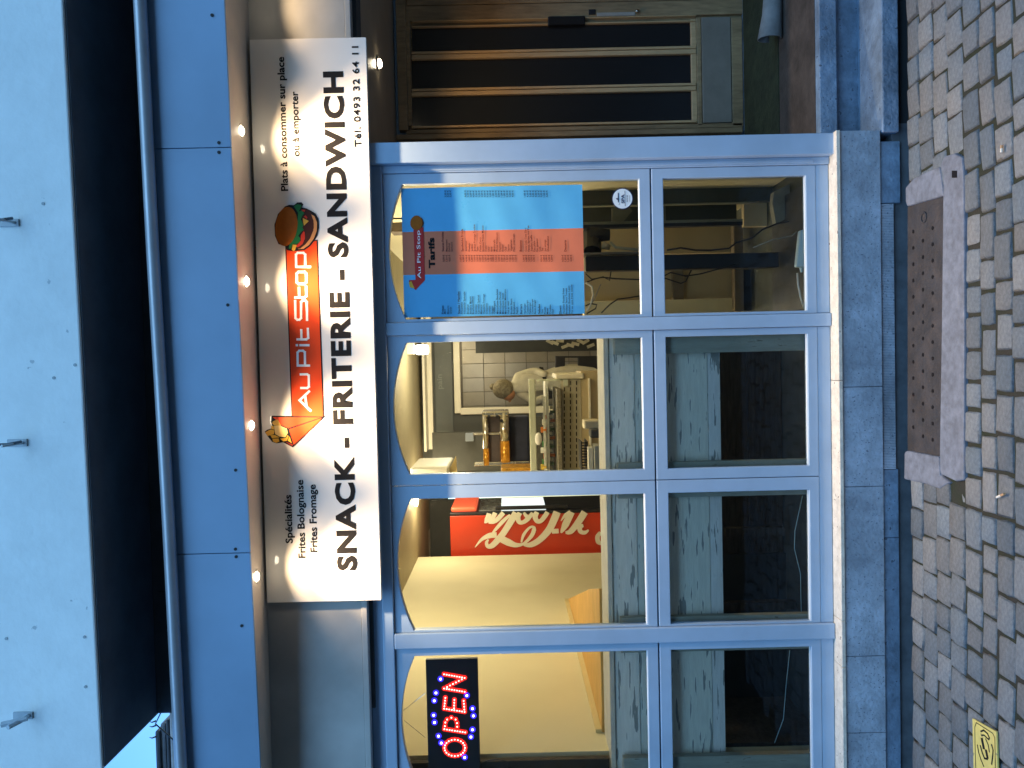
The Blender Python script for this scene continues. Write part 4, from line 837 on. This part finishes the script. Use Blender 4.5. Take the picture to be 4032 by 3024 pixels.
# person in the kitchen: one skinned body, standing bent a little, seen from behind
def person():
    base = at(2190,1500,8.85); bx_, by_ = base.x, 8.85
    P = lambda x, y, dy=0: Vector((at(x,y,8.85).x, 8.85+dy, at(x,y,8.85).z))
    J = {'hip':P(2200,1495),'waist':P(2135,1503),'chest':P(2070,1510,-.02),'neck':P(2022,1525,-.05),'head0':P(2008,1530,-.07),'head1':P(1985,1532,-.09),
         'shR':P(2050,1478),'elR':P(2110,1462,-.03),'haR':P(2150,1475,-.16),'shL':P(2050,1545),'elL':P(2110,1580,-.1),'haL':P(2135,1560,-.26)}
    h = J['hip']; 
    J['hR'] = h+Vector((.09,0,-.05)); J['kR'] = Vector((h.x+.10,8.87,.66)); J['fR'] = Vector((h.x+.10,8.88,ZFL+.07)); J['tR'] = Vector((h.x+.11,8.73,ZFL+.03))
    J['hL'] = h+Vector((-.09,0,-.05)); J['kL'] = Vector((h.x-.10,8.85,.66)); J['fL'] = Vector((h.x-.11,8.88,ZFL+.07)); J['tL'] = Vector((h.x-.12,8.73,ZFL+.03))
    R_ = {'hip':.15,'waist':.135,'chest':.155,'neck':.06,'head0':.075,'head1':.085,'shR':.075,'elR':.05,'haR':.035,'shL':.075,'elL':.05,'haL':.035,'hR':.1,'kR':.07,'fR':.045,'tR':.04,'hL':.1,'kL':.07,'fL':.045,'tL':.04}
    E_ = [('hip','waist'),('waist','chest'),('chest','neck'),('neck','head0'),('head0','head1'),('chest','shR'),('shR','elR'),('elR','haR'),('chest','shL'),('shL','elL'),('elL','haL'),('hip','hR'),('hR','kR'),('kR','fR'),('fR','tR'),('hip','hL'),('hL','kL'),('kL','fL'),('fL','tL')]
    ks = list(J); t = thing("person", (h.x,8.85,ZFL), "person in a white coat and dark apron with tied-up hair working in the tiled kitchen", "person")
    me = bpy.data.meshes.new("body"); me.from_pydata([J[k_]-t.location for k_ in ks], [(ks.index(a),ks.index(b)) for a, b in E_], [])
    o = bpy.data.objects.new("body", me); S.collection.objects.link(o); o.parent = t
    sk = o.modifiers.new("skin",'SKIN'); su = o.modifiers.new("sub",'SUBSURF'); su.levels = su.render_levels = 2
    for i, k_ in enumerate(ks): me.skin_vertices[0].data[i].radius = (R_[k_],R_[k_]*(.8 if k_ in ('hip','waist','chest') else 1)); me.skin_vertices[0].data[i].use_root = (k_ == 'hip')
    me.materials.append(mat("coat white", (0.72,0.69,0.56), .8, .1, 14, .8, 12))
    hd = J['head1']; put("hair", G().ball((hd.x+.005,hd.y-.01,hd.z+.01), .112, 14, 10, (1,1,1.05)).ball((hd.x+.03,hd.y+.03,hd.z+.125), .038, 8, 6), mat("hair", (0.36,0.31,0.20), .7, .3, 40), t, smooth=True)
    put("face", G().ball((hd.x-.05,hd.y+.0,hd.z-.045), .078, 12, 8).ball((hd.x-.128,hd.y+.0,hd.z-.06), .017, 6, 5), mat("skin", (0.55,0.26,0.13), .6, .05), t, smooth=True)
    put("ear", G().ball((hd.x-.045,hd.y+.04,hd.z-.06), .022, 8, 6, (1,.5,1.4)), mat("skin",0), t, smooth=True)
    w = J['waist']; gg = G(); n = 24
    for k_ in range(n+1):
        a_ = math.tau*k_/n; gg.v += [(w.x+.165*math.cos(a_),w.y+.14*math.sin(a_),w.z-.05+.04*math.cos(a_)), (w.x+.17*math.cos(a_),w.y+.145*math.sin(a_),w.z-.01+.04*math.cos(a_))]
    for k_ in range(n): q = k_*2; gg.f.append((q,q+2,q+3,q+1))
    put("apron_tie", gg, mat("apron black", (0.02,0.02,0.022), .8, .1), t); put("apron", G().box(w.x-.19,w.x-.10,w.y-.12,w.y+.02,w.z-.45,w.z-.03), mat("apron black",0), t, bev=.03)
person()

# right window interior: cupboards, black stand, cables, power strip
cb = thing("wall_cupboard", (.5,4.6,ZFL), "beige cupboard panels behind the right window with a timber rail below", "cupboard")
put("panel", G().px(2300,1062,2890,1180,4.7,.05), beige, cb); put("panel", G().px(2300,895,2890,1000,4.72,.05), beige, cb); put("shelf_edge", G().px(2300,1181,2890,1235,4.6,.1), mat("lit strip", (0.8,0.68,0.38), .5, .04), cb)
put("corner_post", G().px(2650,1180-0,2692,1062-0,4.65,.04), mat("brown post", (0.20,0.16,0.10), .6, .1), cb); put("timber_rail", G().px(2891,885,2928,1225,4.55,.06), mat("rail wood", (0.24,0.19,0.13), .6, .15, 6, .2, 20), cb, bev=.004)
put("dark_base", G().px(2929,1060,3045,1222,4.6,.05), mat("base dark", (0.03,0.028,0.03), .7, .1), cb); put("side_board", G().px(2929,800,3040,890,4.3,.04), beige, cb)
cab2 = thing("shelf_rack", (.75,4.3,ZFL), "dark green-grey shelving uprights at the right edge of the right window", "shelf rack")
rk = mat("rack green", (0.05,0.06,0.05), .5, .15, 5); rk2 = mat("rack light", (0.16,0.17,0.13), .5, .1)
put("upright", G().px(2290,735,3055,800,4.2,.03), rk, cab2, bev=.004); put("upright", G().px(2290,801,2960,805,4.19,.04), rk2, cab2); put("upright", G().px(2290,806,2900,868,4.4,.03), rk, cab2); put("upright", G().px(2290,869,2925,878,4.1,.05), rk2, cab2); put("upright", G().px(2290,879,2925,893,4.1,.04), blackp, cab2)
put("back_panel", G().px(2290,690,3160,735,4.45,.03), mat("rack blue", (0.03,0.05,0.06), .6, .1), cab2); put("shelf", G().px(2600,806,2622,868,4.38,.02), rk2, cab2)
put("tilted_panel", G().poly([(at(*q,4.05).x,at(*q,4.05).z) for q in ((2410,820),(2470,800),(2490,830),(2455,872),(2410,872))],4.05,4.07), mat("rack olive", (0.11,0.11,0.07), .5, .1), cab2)
put("corner_block", G().poly([(at(*q,3.95).x,at(*q,3.95).z) for q in ((3048,755),(3165,695),(3165,830),(3055,880),(3042,800))],3.95,4.0), mat("grey block", (0.20,0.20,0.16), .6, .1), cab2)
bs = thing("black_stand", (at(2800,1030,4.0).x,4.0,.3), "tall black column behind the right window with cables around it", "stand")
put("column", G().px(2305,1001,3068,1060,4.0,.06), blackp, bs, bev=.004); put("top_plate", G().px(2300,992,2520,1000,3.98,.12), mat("plate grey", (0.12,0.12,0.11), .5, .1), bs); put("dark_pipe", G().tube([at(2330,920,4.15),at(2330,996,4.05)], .05, 10), blackp, bs)
put("base_plate", G().box(.22,.80,3.70,4.15,.295,.32), mat("base plate", (0.02,0.025,0.03), .5, .1), bs); 
put("low_wall", G().box(.1,.9,3.66,4.9,.2,.294), mat("floor dark", (0.05,0.06,0.045), .7, .2, 6), kind='structure')
cw = thing("bundled_sleeves", at(2410,945,4.1), "two dark sleeves with pale cuffs hanging beside the black column", "cloth")
put("sleeve", G().tube([at(2322,925,4.1),at(2400,925,4.1)], [.045,.03], 10), mat("sleeve dark", (0.03,0.03,0.03), .8, .2), cw, smooth=True)
put("cuff", G().tube([at(2372,965,4.05),at(2402,975,4.05)], [.022,.012], 8), mat("cuff", (0.5,0.46,0.36), .7, .1), cw, smooth=True); put("pipe", G().tube([at(2405,955,4.02),at(2425,975,4.0),at(2520,984,4.0)], .008, 8), mat("pipe grey", (0.35,0.38,0.32), .4, .1), cw, smooth=True)
def cable(pts, r, m_, lab, Y=3.8): put("power_cable", G().tube([at(x,y,Y) for x, y in pts], r, 6), m_, label=lab, cat="cable", group="cables hanging behind the right window", smooth=True)
cable([(2306,1078),(2330,1100),(2372,1092),(2420,1097),(2520,1101),(2620,1084),(2640,1073),(2700,1087),(2760,1078),(2900,1040)], .0035, blackp, "black cable running across the gap below the poster and past the transom")
cable([(2306,1112),(2345,1098),(2375,1090),(2400,1104),(2406,1068)], .003, blackp, "short looped black cable just below the poster")
cable([(2368,1232),(2400,1200),(2432,1178),(2480,1172),(2520,1165),(2620,1096),(2680,1116),(2700,1108),(2722,1064)], .0035, blackp, "black cable kinked beside the lit strip below the poster")
cable([(2306,1112),(2330,1128),(2336,1160),(2325,1200),(2312,1225)], .005, mat("white cable", (0.75,0.73,0.68), .4, 0), "thick white cable curving below the poster")
cable([(2310,1222),(2340,1180),(2360,1130),(2366,1120)], .0028, mat("grey cable", (0.3,0.3,0.28), .4, 0), "thin grey cable crossing the white one")
cable([(2305,1205),(2325,1195),(2350,1200),(2345,1215),(2310,1235)], .0035, blackp, "small black cable coil at the lower corner under the poster")
cable([(2626,985),(2680,976),(2740,985),(2800,985),(2870,978),(2900,955),(2960,938),(3000,905),(3060,880),(3110,870),(3130,900)], .0045, blackp, "long black lead running down the column to the power strip", 3.9)
cable([(2965,975),(3040,945),(3120,928),(3136,912)], .0025, mat("grey cable",0), "thin grey lead joining the power strip", 3.75)
cable([(3139,1075),(3142,1120),(3152,1170),(3166,1215)], .0045, mat("white cable",0), "white lead leaving the end of the power strip", 3.6)
ps = thing("power_strip", at(3168,980,3.58), "pale blue-white power strip lying on the sill of the right lower window", "power strip")
c0 = at(3131,1055,3.58); c1 = at(3140,908,3.62); c2 = at(3172,980,3.58)
put("housing", G().hexa([(c0.x,3.56,c2.z),(c1.x,3.58,c2.z),(c1.x,3.63,c2.z),(c0.x,3.61,c2.z),(c0.x+.004,3.57,c0.z),(c1.x-.004,3.59,c1.z),(c1.x-.004,3.62,c1.z),(c0.x+.004,3.60,c0.z)]), mat("strip plastic", (0.62,0.76,0.82), .4, .03), ps, bev=.006)
put("cord_grip", G().tube([(c0.x+.002,3.585,c2.z+.02),(c0.x-.02,3.585,c2.z+.018)], [.009,.005], 8), mat("strip plastic",0), ps)
